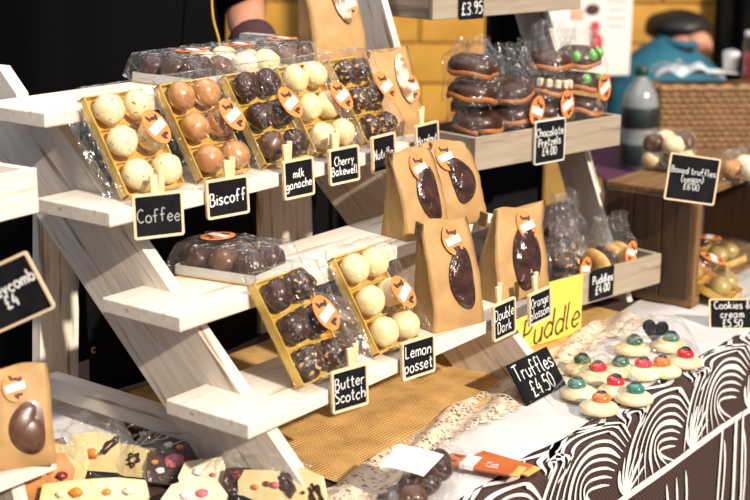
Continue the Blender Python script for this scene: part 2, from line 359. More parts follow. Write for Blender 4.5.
# ------------------------------------------------------------------ backdrop: hall
def face_T(p, yawdeg): return Matrix.Translation(p) @ RZ(yawdeg)
HY = math.degrees(YAW)                                # heading of the camera
mat('tile', (.62,.33,.055), .45, col2=(.52,.26,.04), nscale=6); mat('grout', (.42,.25,.06), .9, col2=(.36,.2,.05), nscale=30)
WD = 5.7; wc = CAM + FW*WD; wallT = Matrix.Translation((wc.x, wc.y, 0)) @ RZ(HY-90)
wl = obj('wall_back', MB().box((0,.06,.5), (9.0,.1,2.5)), 'grout', T=wallT); struct(wl)
tm = MB().box((0,0,0), (.372,.02,.152), ch=.005).mesh('tile'); tm.materials.append(MATS['tile'])
for r in range(7):
    for c in range(23):
        x = -4.2 + c*.38 + (.19 if r % 2 else 0); z = -.05 + r*.16
        o = obj('tile', tm, 'tile', wl, wallT @ Matrix.Translation((x, .004 + .003*rnd.random(), z)))
mat('dark_curtain', (.004,.004,.004), .95, col2=(.007,.006,.006), nscale=8, spec=.03)
def curtain(px0, px1, D, label, z0=-.75, z1=1.6):
    a = at(px0, 60, D=D); b = at(px1, 60, D=D)
    def fn(u, v):
        p = a*(1-u)+b*u; p.z = z0+(z1-z0)*v; return p - Vector((FW.x,FW.y,0))*.02*sin(u*40)
    o = obj('curtain', MB().grid(fn, 60, 4), 'dark_curtain', smooth=True); tag(o, label, 'curtain', None); return o
curtain(484, 548, 4.7, 'black hanging cloth between the yellow tiles and the white poster')
curtain(712, 860, 5.45, 'black curtain beside the person in the teal shirt')
curtain(-420, 226, 4.4, 'black curtain behind the seller dressed in black')
# notice board
pb = at(590, 20, D=4.5); pT = Matrix.Translation(pb) @ RZ(HY-90+6)
po = thing('notice_board', 'white notice board with a red and black illustration', 'notice board', pT)
mat('poster_white', (.80,.77,.73), .6, col2=(.74,.70,.66), nscale=3)
obj('board', MB().box((0,0,0), (.275,.015,.36), ch=.002), 'poster_white', po, pT)
mat('poster_red', (.60,.045,.06), .6, col2=(.45,.03,.04), nscale=40); mat('poster_tan', (.62,.40,.26), .6); mat('poster_grey', (.45,.42,.42), .6)
g = MB().ell((.016,-.009,-.02), (.016,.002,.018), 12, 8).ell((.022,-.009,-.075), (.022,.002,.035), 12, 8).box((.014,-.009,-.045),(.02,.003,.03)); obj('illustration', g, 'poster_red', po, pT, True)
g = MB().ell((.005,-.010,.035), (.024,.002,.018), 12, 8); obj('illustration', g, 'ink', po, pT, True)
obj('picture', MB().box((-.045,-.009,.02), (.04,.003,.035)), 'poster_tan', po, pT)
for k in range(4):
    obj('text_line', MB().box((-.075+.01*(k%2),-.0085,-.03-k*.022), (.06-.012*(k%3),.002,.005)), 'poster_grey', po, pT); obj('text_line', MB().box((.085,-.0085,.06-k*.026), (.06-.01*(k%2),.002,.005)), 'poster_grey', po, pT)
# second table with dotted purple cloth
t2c = at(690,168,z=-.005); t2T = Matrix.Translation((t2c.x, t2c.y, -.75)) @ RZ(HY-90+4)
t2 = thing('side_table', 'table under a purple dotted cloth behind the wooden crate', 'table', t2T)
mat('purple', (.075,.018,.055), .9, col2=(.06,.012,.045), nscale=30); mat('pink_dot', (.45,.12,.22), .9)
obj('table_top', MB().box((.25,.12,.735), (1.05,.68,.02), ch=.003), 'table_board', t2, t2T)
for x in (-.2,.7):
    for y in (-.15,.4): obj('leg', MB().box((x,y,.36), (.04,.04,.725)), 'table_board', t2, t2T)
def pc(u, v):
    x = -.29+1.08*u; pr = [(.47,.748),(.1,.748),(-.21,.748),(-.225,.74),(-.23,.6),(-.235,.4),(-.24,.2)]; y, z = pr[round(v*6)]
    return (x, y+(.012*sin(x*30) if z < .7 else 0), z)
pcl = obj('purple_tablecloth', MB().grid(pc, 60, 7), 'purple', T=t2T, smooth=True); tag(pcl, 'dark purple cloth with pink dots over the side table', 'tablecloth')
g = MB()
for i in range(14):
    for j in range(6):
        x = -.27+i*.05+(.025 if j % 2 else 0); z = .70-j*.045; y = -.2335-.02*(.74-z)+.012*sin(x*30)
        g.lathe([(.008,-.001),(.008,.001)], 8, (x,y-.004,z), M=Matrix.Rotation(pi/2,3,'X'))
obj('dots', g, 'pink_dot', pcl, t2T)
# ------------------------------------------------------------------ white stepped shelf stand
YF = [.3503,.2335,.1124,0.0]; ZS = [.4855,.3683,.2511,.135]; DEP, TH = .1438, .02; SX1 = .735
st = thing('shelf_stand', 'whitewashed wooden stepped shelf stand with four plank shelves', 'shelf stand', TR(.36,.2,0))
for i in range(4):
    T = Matrix.Translation((SX1/2, YF[i]+DEP/2, ZS[i]-TH/2))
    o = obj('shelf', MB().box((0,0,0), (SX1, DEP, TH), ch=.0015), 'pine', st, T @ Matrix.Translation((0,0,0)))
def yfz(z): return (z-.059)/.955        # front line of a slanted leg
def ybz(z): return (z+.125)/.945        # back line
ang = math.atan(.95); ex = Vector((0,cos(ang),sin(ang))); ey = Vector((0,-sin(ang),cos(ang))); ez = Vector((1,0,0))
for xl in (.073, .650):
    o0 = Vector((xl, yfz(0), 0))
    def loc(y, z): p = Vector((xl,y,z))-o0; return (p.dot(ex), p.dot(ey))
    outline = [loc(yfz(.0)+.0, .0), loc(ybz(0), 0), loc(ybz(.40), .40), loc(ybz(.46), .46), loc(.60,.525), loc(.535,.525), loc(.4975,.489), loc(.4975,.463), loc(yfz(.463), .463)]
    obj('slanted_leg', MB().prism(outline, 0, .021), 'pine2', st, basis(o0, ex, ey, ez))
for xl, wd in ((.088,.075),(.59,.150)):
    T = basis(Vector((xl,.505,0)), Vector((.10 if xl < .2 else 0,.03,1)).normalized(), Vector((-1,0,.10 if xl < .2 else 0)).normalized(), Vector((0,1,-.03)).normalized())
    obj('back_leg', MB().box((.232,-wd/2,.011), (.462,wd,.02), ch=.0012), 'pine2', st, T)
for xl in (.107,.684):
    obj('bottom_rail', MB().box((0,0,0), (.40,.024,.034), ch=.0012), 'pine2', st, Matrix.Translation((xl, .30, .047)) @ RZ(90))
# black cloth hung behind the stand
def bc(u, v):
    x = .172+.93*u; k = min(1,max(0,(x-.565)/.02)); return (x, .482+.075*k+.004*sin(x*37)+.006*(1-v), (.004+.455*v) if k == 0 else .004+(.455-.075*k)*v)
bk = obj('back_cloth', MB().grid(bc, 60, 6), 'black_cloth', smooth=True); tag(bk, 'black cloth hung behind the white shelf stand', 'cloth')
mat('brass', (.75,.5,.15), .3, 1)
for px, py in ((94,350),(92,391)):
    p = at(px, py, y=.474); 
    obj('eyelet', MB().tube([(.004*cos(t*.5), 0, .004*sin(t*.5)) for t in range(2,12)], .0012, 6), 'brass', bk, Matrix.Translation(p), True)
# ------------------------------------------------------------------ box display unit to the right
A2 = radians(-11); X2 = Vector((cos(A2), sin(A2), 0)); Y2 = Vector((-sin(A2), cos(A2), 0)); Z2 = Vector((0,0,1))
FR = at(660,283,z=.05); UL = .398
def on_plane(px, py, o, n):
    d = FW + RT*((px-375)/F_PX) - UP*((py-250)/F_PX); return CAM + d*((o-CAM).dot(n)/d.dot(n))
u2 = thing('tiered_box_stand', 'three-tier display stand of open wooden boxes on leaning legs', 'display stand', basis(FR - X2*UL/2 + Y2*.2 - Vector((0,0,.05)), X2, Y2, Z2))
BXT = []; BD = .160; BH = .058; TO = []
for px, py in ((660,283),(620,145),(581,8.7)):
    v = on_plane(px, py, FR, X2) - FR; TO.append((v.dot(Y2), v.z))
for tier, (k, dz) in enumerate(TO):
    o = FR - X2*UL + Y2*k + Vector((0,0,dz)); T = basis(o, X2, Y2, Z2); BXT.append(T)
    b = obj('box', MB().box((UL/2, BD/2, .005), (UL-.02, BD-.02, .009)), 'boxwood', u2, T)
    pl = lambda c, d, r=None: obj('board', MB().box((0,0,0), d, ch=.001), 'boxwood', b, T @ Matrix.Translation(c) @ (r or Matrix.Identity(4)))
    pl((UL/2,.005,BH/2), (UL,.010,BH)); pl((UL/2,BD-.005,BH/2), (UL,.010,BH))
    pl((.005,BD/2,BH/2), (BD-.021,.010,BH), RZ(90)); pl((UL-.005,BD/2,BH/2), (BD-.021,.010,BH), RZ(90))
lean = Vector((0, TO[1][0], TO[1][1])).normalized()
d3 = (Y2*lean.y + Z2*lean.z); n3 = (Y2*lean.z - Z2*lean.y); e0 = lean.y/lean.z
for lx in (-.016, UL+.001):
    o = FR - X2*UL + X2*lx - Vector((0,0,.05)) + Y2*(.085 - .05*e0)
    obj('leg', MB().prism([(.0,.0),(.075*e0,.075),(.90,.075),(.90,.0)], 0, .014), 'pine2', u2, basis(o, d3, n3, d3.cross(n3)))
bb = obj('back_board', MB().box((UL/2+.01,.285,.19), (UL-.10,.012,.20), ch=.002), 'slate', u2, BXT[0])
# ------------------------------------------------------------------ neighbouring stand at the left
NT = basis(at(37,168,D=1.77), Vector((cos(radians(4)),sin(radians(4)),0)), Vector((-sin(radians(4)),cos(radians(4)),0)), Z2)
n0 = NT.to_translation()
nb = thing('display_stand', 'pale wooden box stand holding the honeycomb sign', 'display stand', TR(n0.x-.12, n0.y+.06, 0))
b = obj('box', MB().box((-.14,.06,-.052), (.26,.10,.008)), 'pine', nb, NT)
pl = lambda c, d, r=None: obj('board', MB().box((0,0,0), d, ch=.001), 'pine', b, NT @ Matrix.Translation(c) @ (r or Matrix.Identity(4)))
pl((-.14,.006,-.029), (.28,.012,.058)); pl((-.14,.114,-.029), (.28,.012,.058)); pl((-.006,.06,-.029), (.095,.012,.058), RZ(90)); pl((-.274,.06,-.029), (.095,.012,.058), RZ(90))
lh = n0.z - .058
for lx in (-.115, -.25):
    dv = Vector((0,-.16*0-.08,-lh)); 
    T = basis(NT @ Vector((lx,.03,-.058)), Vector((0,-.25,-1)).normalized(), Vector((0,1,-.25)).normalized(), Vector((1,0,0)))
    Lg = lh/Vector((0,-.25,-1)).normalized().z*-1
    obj('leg', MB().prism([(0,0),(Lg,0),(Lg-.0175,.07),(-.0175+.017,.07)], 0, .02), 'pine', nb, T)
for lx in (-.06,-.25): obj('back_leg', MB().box((0,0,0), (lh,.035,.02), ch=.001), 'pine', nb, Matrix.Translation(NT @ Vector((lx,.105,-.058-lh/2))) @ RY(90))
# lower step of the neighbouring stand, holds the sign
lowz = at(20,466,D=1.72).z
obj('shelf', MB().box((0,0,0), (.26,.14,.016), ch=.001), 'pine', nb, Matrix.Translation((at(20,466,D=1.72).x-.085, at(20,466,D=1.72).y+.055, lowz-.008)))
# ------------------------------------------------------------------ hand lettering
G = {
'a':[[(.45,.5),(.2,.55),(.03,.27),(.2,0),(.42,.2),(.45,.5)],[(.45,.55),(.45,.15),(.55,.02)]],'b':[[(.05,1),(.05,0)],[(.05,.35),(.25,.55),(.45,.28),(.25,0),(.05,.15)]],
'c':[[(.42,.45),(.22,.55),(.03,.27),(.2,0),(.42,.1)]],'d':[[(.45,1),(.45,0)],[(.45,.4),(.22,.55),(.03,.27),(.2,0),(.45,.15)]],'e':[[(.05,.28),(.43,.32),(.25,.56),(.03,.28),(.2,0),(.43,.1)]],
'f':[[(.42,.92),(.27,1),(.17,.8),(.17,0)],[(.0,.5),(.35,.52)]],'g':[[(.43,.5),(.2,.55),(.03,.27),(.2,.03),(.43,.3)],[(.43,.55),(.43,-.15),(.2,-.35),(.03,-.22)]],
'h':[[(.05,1),(.05,0)],[(.05,.3),(.25,.55),(.42,.4),(.42,0)]],'i':[[(.08,.55),(.08,0)],[(.07,.76),(.10,.80)]],'k':[[(.05,1),(.05,0)],[(.38,.55),(.06,.25)],[(.12,.3),(.42,0)]],
'l':[[(.06,1),(.06,.12),(.18,0)]],'m':[[(.05,.55),(.05,0)],[(.05,.35),(.2,.55),(.32,.4),(.32,0)],[(.32,.35),(.47,.55),(.6,.4),(.6,0)]],'n':[[(.05,.55),(.05,0)],[(.05,.35),(.25,.55),(.42,.4),(.42,0)]],
'o':[[(.24,.55),(.04,.4),(.06,.12),(.24,0),(.44,.15),(.42,.42),(.24,.55)]],'p':[[(.05,.55),(.05,-.35)],[(.05,.35),(.25,.55),(.45,.28),(.25,0),(.05,.12)]],'r':[[(.05,.55),(.05,0)],[(.05,.3),(.2,.52),(.36,.5)]],
's':[[(.38,.48),(.2,.56),(.06,.43),(.22,.28),(.38,.14),(.2,0),(.03,.08)]],'t':[[(.18,.9),(.18,.12),(.35,.02)],[(.02,.6),(.36,.62)]],'u':[[(.05,.55),(.05,.15),(.22,0),(.42,.2)],[(.42,.55),(.42,0)]],
'v':[[(.03,.55),(.2,0)],[(.2,0),(.4,.55)]],'w':[[(.03,.55),(.16,0)],[(.16,0),(.3,.45)],[(.3,.45),(.44,0)],[(.44,0),(.58,.55)]],'x':[[(.03,.55),(.4,0)],[(.4,.55),(.03,0)]],
'y':[[(.05,.55),(.2,.08)],[(.42,.55),(.1,-.35)]],'z':[[(.04,.55),(.4,.55)],[(.4,.55),(.04,0)],[(.04,0),(.42,0)]],
'B':[[(.05,1),(.05,0)],[(.05,.97),(.35,.95),(.4,.75),(.3,.55),(.06,.52)],[(.06,.52),(.4,.48),(.5,.25),(.35,.02),(.05,0)]],'C':[[(.5,.85),(.3,1),(.06,.7),(.06,.3),(.28,0),(.52,.12)]],
'D':[[(.05,1),(.05,0)],[(.05,.98),(.4,.9),(.52,.5),(.4,.1),(.05,0)]],'H':[[(.05,1),(.05,0)],[(.48,1),(.48,0)],[(.05,.5),(.48,.54)]],'L':[[(.05,1),(.05,.02)],[(.05,.02),(.42,.05)]],
'M':[[(.05,0),(.1,1)],[(.1,1),(.3,.4)],[(.3,.4),(.52,1)],[(.52,1),(.56,0)]],'N':[[(.05,0),(.07,1)],[(.07,1),(.45,0)],[(.45,0),(.47,1)]],'O':[[(.3,1),(.06,.75),(.05,.3),(.28,0),(.54,.28),(.54,.72),(.3,1)]],
'P':[[(.05,1),(.05,0)],[(.05,.97),(.4,.93),(.46,.68),(.3,.48),(.06,.46)]],'S':[[(.45,.88),(.25,1),(.06,.8),(.22,.56),(.45,.35),(.36,.05),(.05,.06)]],'T':[[(.27,.98),(.25,0)],[(.0,.96),(.54,1)]],
'0':[[(.25,1),(.05,.75),(.05,.25),(.24,0),(.44,.25),(.44,.75),(.25,1)]],'3':[[(.06,.92),(.3,1),(.4,.75),(.15,.54),(.42,.35),(.3,.02),(.03,.06)]],'4':[[(.3,1),(.03,.38)],[(.03,.38),(.48,.4)],[(.36,.65),(.34,0)]],
'5':[[(.42,.98),(.1,.97)],[(.1,.97),(.07,.58)],[(.07,.58),(.3,.62),(.44,.32),(.28,.02),(.03,.06)]],'6':[[(.38,.98),(.12,.65),(.06,.25),(.24,0),(.43,.2),(.28,.48),(.08,.32)]],'9':[[(.42,.85),(.22,1),(.06,.75),(.22,.55),(.42,.8),(.38,.3),(.22,0)]],
'£':[[(.48,.85),(.32,1),(.18,.8),(.2,.3),(.06,.02)],[(.06,.02),(.5,.06)],[(.02,.5),(.36,.52)]],'.':[[(.08,.02),(.12,.06)]],'&':[[(.5,.1),(.15,.75),(.25,1),(.36,.8),(.06,.3),(.2,0),(.48,.42)]],'(':[[(.22,1.05),(.06,.6),(.08,.2),(.24,-.15)]],')':[[(.04,1.05),(.2,.6),(.18,.2),(.02,-.15)]],
'-':[[(.04,.4),(.3,.4)]] }
def adv(c): return .32 if c == ' ' else max(p[0] for s in G[c] for p in s)+.14
def text_mb(lines, W, H, sw, seed=0, y=-.0004, slant=0.0, lh=1.18, align='c', maxs=.2):
    rr = random.Random(seed); mb = MB()
    ws = [max(.1, sum(adv(c) for c in ln)-.14) for ln in lines]; s = min(W/max(ws), H/(lh*len(lines)-.25+.1), maxs)
    tot = s*(lh*(len(lines)-1)+1); z0 = tot/2 - s
    for ln, wl_ in zip(lines, ws):
        x = -wl_*s/2 if align == 'c' else -W/2; tilt = rr.uniform(-.03,.05)
        for c in ln:
            if c != ' ':
                j = rr.uniform(-.04,.04)
                for stq in G[c]:
                    P = [Vector((x+(p.x+slant*p.y)*s, y, z0+(p.y+j)*s+tilt*x)) for p in cat_rom(stq, 5)]
                    mb.strip(P, [sw*rr.uniform(.85,1.15) for _ in P], Vector((0,-1,0)))
            x += adv(c)*s
        z0 -= s*lh
    return mb
def rounded(w, h, r, n=4):
    P = []
    for cx, cy, a0 in ((w/2-r,-h/2+r,-90),(w/2-r,h/2-r,0),(-w/2+r,h/2-r,90),(-w/2+r,-h/2+r,180)):
        for k in range(n+1): t = radians(a0+90*k/n); P.append((cx+r*cos(t), cy+r*sin(t)))
    return P
XZ = Matrix(((1,0,0),(0,0,1),(0,1,0)))                  # outline xy -> xz, thickness -> y
def sign(name, label, T, W, H, lines, frame='signwood', fw=.0035, peg=0, sw=.0016, seed=1, chalk='chalk', rr=.004, group='chalkboard price signs', **k):
    """local: x right, z up, front -y, origin at centre of the board"""
    t = thing(name, label, 'sign', T, group)
    if frame:
        o, i = rounded(W, H, rr), rounded(W-2*fw, H-2*fw, rr*.5); n = len(o); mb = MB()
        V = [Vector((p[0],-.003,p[1])) for p in o]+[Vector((p[0],-.003,p[1])) for p in i]+[Vector((p[0],.0015,p[1])) for p in o]+[Vector((p[0],.0015,p[1])) for p in i]
        Fc = []
        for a in range(n):
            b2 = (a+1) % n; Fc += [(a,b2,n+b2,n+a),(2*n+a,3*n+a,3*n+b2,2*n+b2),(a,2*n+a,2*n+b2,b2),(n+a,n+b2,3*n+b2,3*n+a)]
        mb.add(V, Fc); obj('frame', mb, frame, t, T)
        obj('board', MB().prism(rounded(W-fw*1.2, H-fw*1.2, .002), -.0012, .0012, XZ), 'slate', t, T)
    else:
        obj('board', MB().prism(rounded(W, H, .0015), -.0012, .0012, XZ), 'slate', t, T)
    obj('lettering', text_mb(lines, (W-2*fw)*.94, (H-2*fw)*.94, sw, seed, y=-.0016, **k), chalk, t, T)
    if peg:
        pg = obj('peg', MB().box((peg, .0045, H/2+.002), (.0105,.005,.042), Matrix.Rotation(radians(-4),3,'X'), ch=.0008), 'pegwood', t, T)
        obj('jaw', MB().box((peg+.012, .011, H/2+.006), (.0095,.005,.040), Matrix.Rotation(radians(3),3,'X') @ Matrix.Rotation(radians(4),3,'Y'), ch=.0008), 'pegwood', pg, T)
        obj('spring', MB().tube([(peg+.004+.002*cos(a*.9)*0+.0003*a, .0078+.0022*cos(a*.9), H/2-.006+.0022*sin(a*.9)) for a in range(24)], .0005, 5), 'steel', pg, T, True)
    return t
mat('steel', (.6,.6,.6), .3, 1)
def shelf_sign(label, pxc, shelf, rz, lines, W=.068, H=.056, peg=.004, up=None, off=.012, **k):
    """pxc = pixel of board centre; hangs just in front of the shelf edge"""
    p = at(*pxc, y=YF[shelf]-off); return sign('chalkboard_sign', label, Matrix.Translation(p) @ RZ(rz) @ RX(-3), W, H, lines, peg=peg, **k)
shelf_sign('framed chalkboard sign reading Coffee', (158,215), 1, -24, ['Coffee'], .070, .060, peg=-.002, chalk='chalk_faint', sw=.0014, seed=1, maxs=.022)
shelf_sign('framed chalkboard sign pegged before the caramel-coloured truffles', (227,197), 1, -11, ['Biscoff'], .072, .055, peg=.006, seed=2, sw=.0022, maxs=.024)
shelf_sign('framed chalkboard sign reading Milk ganache', (298,178), 1, -5, ['milk','ganache'], .063, .058, peg=-.018, seed=3, sw=.0018)
shelf_sign('framed chalkboard sign reading Cherry Bakewell', (343.5,165), 1, -4, ['Cherry','Bakewell'], .068, .056, peg=-.014, seed=4, sw=.0018)
shelf_sign('framed chalkboard sign between the Cherry Bakewell and Hazelnut signs', (383,153), 1, 3, ['Nutella'], .066, .060, peg=.0, seed=5, sw=.0019, maxs=.026)
shelf_sign('framed chalkboard sign reading Hazelnut', (426.5,139), 1, 3, ['Hazelnut'], .070, .054, peg=-.008, seed=6, sw=.0019, maxs=.02)
shelf_sign('framed chalkboard sign reading Butter Scotch', (349,388), 3, -12, ['Butter','Scotch'], .062, .058, peg=.008, seed=7, sw=.0016, chalk='chalk')
shelf_sign('framed chalkboard sign reading Lemon posset', (417.5,357), 3, -9, ['Lemon','posset'], .066, .056, peg=.000, seed=8, sw=.0018)
shelf_sign('framed chalkboard sign reading Double Dark', (503.5,319), 3, 1, ['Double','Dark'], .066, .058, peg=-.006, seed=9, sw=.0018)
shelf_sign('framed chalkboard sign reading Orange blossom', (539,306), 3, 1, ['Orange','blossom'], .068, .052, peg=-.004, seed=10, sw=.0016, off=.03)
def unit_sign(name, label, tier, px, W, H, lines, frame, **k):
    T = BXT[tier]; o = T.to_translation(); nn = -Y2; d = FW + RT*((px[0]-375)/F_PX) - UP*((px[1]-250)/F_PX)
    q = o - Y2*.0045; t = (q-CAM).dot(nn)/d.dot(nn); p = CAM + d*t
    return sign(name, label, basis(p, X2, Y2, Z2), W, H, lines, frame, **k)
unit_sign('chalkboard_sign', 'frameless chalkboard label reading Puddles £4.00 on the lowest box', 0, (602,283), .064, .057, ['Puddles','£4.00'], None, fw=.002, sw=.0022, seed=11)
unit_sign('chalkboard_sign', 'white-edged chalkboard reading Chocolate Pretzels £4.00', 1, (549,141), .082, .079, ['Chocolate','Pretzels','£4.00'], 'white_frame', fw=.002, sw=.0019, seed=12)
unit_sign('chalkboard_sign', 'chalkboard label reading £3.95 on the topmost box', 2, (471.5,1), .060, .064, ['','£3.95'], None, fw=.002, sw=.0022, seed=13, maxs=.024)
# truffles card on the table
a, b = at(527,406,z=.0035), at(566,385,z=.0035); exv2 = (b-a).normalized(); Hc = .069
nb_ = Z2.cross(exv2).normalized(); ezv = (nb_*.57 + Z2*.82).normalized(); eyv = ezv.cross(exv2).normalized()
sign('chalkboard_sign', 'frameless black card reading Truffles £4.50 standing on the table', basis((a+b)/2+ezv*Hc/2, exv2, eyv, ezv), (b-a).length, Hc, ['Truffles','£4.50'], None, fw=.003, sw=.0022, seed=14)
# yellow puddle card
yo = BXT[0].to_translation() - Y2*.008
q1, q0, q2 = on_plane(580,341,yo,-Y2), on_plane(512,362,yo,-Y2), on_plane(581,274,yo,-Y2)
W_ = (q1-q0).dot(X2); HY_ = q2.z - .006; yT = basis((q1+q0)/2, X2, Y2, Z2); yT.translation.z = .006+HY_/2
mat('yellow_card', (.90,.66,.10), .6, col2=(.86,.60,.08), nscale=20)
t = thing('yellow_card', 'yellow card with Puddle handwritten in black', 'sign', yT)
obj('card', MB().prism(rounded(W_, HY_, .001), -.0005, .0005, XZ), 'yellow_card', t, yT)
obj('lettering', text_mb(['Puddle'], W_*.90, .05, .0042, 21, y=-.0012, slant=.25), 'ink', t, yT @ Matrix.Translation((.004,0,-.022)) @ RY(-6))
# heart pick
hp = at(655,330,z=.035); hT = basis(hp, RT0, Vector((FW.x,FW.y,0)).normalized(), Z2) @ RY(8)
t = thing('heart_pick', 'black heart-shaped chalkboard pick among the jelly-eyed chocolates', 'sign', hT)
H_ = [(.0165*sin(a)**3, .00105*(13*cos(a)-5*cos(2*a)-2*cos(3*a)-cos(4*a))) for a in [2*pi*k/28 for k in range(28)]][::-1]
obj('heart', MB().prism([(x*1.4,y*1.4) for x, y in H_], -.0015, .0015, XZ), 'slate', t, hT)
obj('stick', MB().box((0,.003,-.022), (.004,.003,.036)), 'pegwood', t, hT)
# honeycomb sign
sp = at(8,294,D=1.60)
sgT = basis(sp, (RT0*.93 + Vector((0,1,0))*0 + UP*0 + Vector((.0,.0,0))).normalized(), Vector((FW.x,FW.y,0)).normalized(), Z2) @ RZ(-2) @ RY(-25)
sign('chalkboard_sign', 'large framed chalkboard reading Honeycomb £4 beside the kraft bag', sgT, .088, .074, ['Honeycomb','£4'], fw=.003, sw=.0024, seed=15)
stp = obj('sign_stake', MB().box((-.030,.006,-.075), (.012,.006,.15), ch=.001), 'pegwood', None, Matrix.Translation(sp))
tag(stp, 'thin wooden stake holding up the honeycomb sign', 'stake')
# ------------------------------------------------------------------ products
def ellipse(a, b, n=24): return [(a*cos(2*pi*k/n), b*sin(2*pi*k/n)) for k in range(n)]
STK = MB().prism(ellipse(.0155,.0200), 0, .0005).mesh('sticker'); STK.materials.append(MATS['sticker'])
STL = MB().box((0,0,0), (.024,.0095,.0004)).mesh('price_strip'); STL.materials.append(MATS['paper'])
_g = MB()
for cx, cy, a in ((-.004,.011,.3),(.002,.009,1.4),(.007,.008,-.5),(.004,-.011,1.5),(.000,-.013,.6)):
    _g.ell((cx,cy,.0006), (.0022,.0045,.0004), 8, 4, Matrix.Rotation(a,3,'Z'))
LOGO = _g.mesh('logo'); LOGO.materials.append(MATS['ink'])
def sticker(parent, T, s=1.0):
    T = T @ Matrix.Scale(s, 4); o = obj('sticker', STK, 'sticker', parent, T)
    obj('logo', LOGO, 'ink', o, T); obj('price_strip', STL, 'paper', o, T @ Matrix.Translation((0,-.001,.0011)) @ RZ(8)); return o
CHM = {}
def choc_mesh(kind, v):
    if (kind, v) not in CHM:
        me = MB().ell((0,0,0), (.0222,.0222,.0195), 18, 10, jit=.10 if kind != 'nutty_choc' else .22, seed=v+2).mesh('chocolate', True); me.materials.append(MATS[kind]); CHM[kind, v] = me
    return CHM[kind, v]
def choc_box(label, clabel, T, W, L, kind, side='gold', stk=(.58,.55,15), fl=0, n=(2,3), film='film', group='chocolates', box_name='chocolate_box', mix=None):
    """local: x across, y along the length, z out of the open face; origin lower left of the base"""
    t = thing(box_name, label, 'chocolate box', T, 'cellophane-wrapped boxes of six chocolates')
    t.matrix_world = T
    obj('base', MB().box((W/2,L/2,.001), (W,L,.002)), 'gold', t, T)
    wm = side
    for c, d in (((W/2,.001,.008),(W,.002,.013)),((W/2,L-.001,.008),(W,.002,.013)),((.001,L/2,.008),(.002,L,.013)),((W-.001,L/2,.008),(.002,L,.013))): obj('tray_wall', MB().box(c, d), wm, t, T)
    for j in range(1, n[1]): obj('divider', MB().box((W/2,L*j/n[1],.006), (W-.004,.0015,.008)), 'gold', t, T)
    rr = random.Random(hash(label) % 1000 if 0 else len(label)*7)
    for i in range(n[0]):
        for j in range(n[1]):
            k2 = mix[(j*n[0]+i) % len(mix)] if mix else kind
            q = T @ Matrix.Translation((W*(i+.5)/n[0]+rr.uniform(-.0015,.0015), L*(j+.5)/n[1]+rr.uniform(-.0015,.0015), .0205)) @ RZ(rr.uniform(0,360)) @ RX(rr.uniform(-30,30))
            q = q @ Matrix.Scale(min(1, W/n[0]/.0450), 4); o = obj('chocolate', choc_mesh(k2, rr.randrange(3)), k2, None, q); tag(o, clabel + [', front row',', middle row',', back row'][j] if n[1] == 3 else clabel, 'chocolate', group)
    # clear film: pillow over the tray with crimped ends
    def fn(u, v):
        a = 2*pi*u; x = W/2 + (W/2+.004)*max(-1,min(1,1.25*cos(a))); zz = .021 + .0235*max(-1,min(1,1.35*sin(a)))
        e = abs(v*2-1); ev = max(0,(e-.84)/.16); y = L/2 + (v-.5)*(L+.030)
        zz = zz*(1-ev) + .012*ev; q = Vector((x,y,zz)); nz = noise.noise(q*70+Vector((W*90,0,len(label))))*.0035
        return (x + nz*(1 if cos(a) > 0 else -1)*.6, y, max(.0005, zz + (nz if sin(a) > 0 else 0) + (ev*.004*sin(x*300))))
    f = obj('film_wrap', MB().grid(fn, 40, 22, True), film, t, T, True)
    if fl:                                                # loose sheet of film at the left edge
        obj('film_flap', MB().grid(lambda u, v: (-fl*u - .002, L*(.02+.96*v) - .25*fl*u, .012 - .010*u + .004*noise.noise(Vector((u*4,v*6,W*50)))), 8, 14), 'film_flat', t, T, True)
    sticker(t, T @ Matrix.Translation((W*stk[0], L*stk[1], .0475)) @ RZ(stk[2]), 1.32)
    return t
def lean_T(x, y0, z0, y1, z1, twist=0, yaw=0):
    el = Vector((0, y1-y0, z1-z0)).normalized(); exx = Vector((1,0,0)); en = exx.cross(el)
    return basis(Vector((x,y0,z0)), exx, el, en) @ RZ(twist)
UPB = dict(y0=.270, z0=ZS[1]+.0012, y1=.3455, z1=ZS[0]+.002); LOB = dict(y0=.0315, z0=ZS[3]+.0012, y1=.1075, z1=ZS[2]+.002)
choc_box('gold tray of pale speckled chocolates wrapped in film behind the Coffee sign', 'pale speckled round chocolate in the box behind the Coffee sign', lean_T(.056,**UPB), .106, .148, 'speckled_choc', fl=.030, stk=(.64,.52,18), group='speckled coffee chocolates')
choc_box('gold tray of caramel-coloured truffles wrapped in film', 'caramel-coloured round truffle in a film-wrapped gold tray', lean_T(.196,**UPB), .100, .150, 'caramel_choc', stk=(.76,.50,15), group='caramel truffles')
choc_box('gold tray of plain dark truffles wrapped in film behind the Milk ganache sign', 'plain dark round truffle in the tray behind the Milk ganache sign', lean_T(.330,**UPB), .100, .150, 'dark_choc', stk=(.72,.52,15), group='dark truffles', mix=['milk_choc','dark_choc','dark_choc'])
choc_box('gold tray of cream-coloured truffles wrapped in film between the dark truffle trays', 'cream-coloured round truffle in the tray between dark truffle trays', lean_T(.447,**UPB), .096, .150, 'white_choc', stk=(.80,.50,12), fl=.012, group='cream-coloured truffles')
choc_box('gold tray of nut-sprinkled dark truffles wrapped in film behind the Cherry Bakewell sign', 'nut-sprinkled dark truffle in the tray behind the Cherry Bakewell sign', lean_T(.575,**UPB), .080, .150, 'nutty_choc', stk=(.84,.52,12), fl=.02, group='nut-sprinkled truffles in the upper tray')
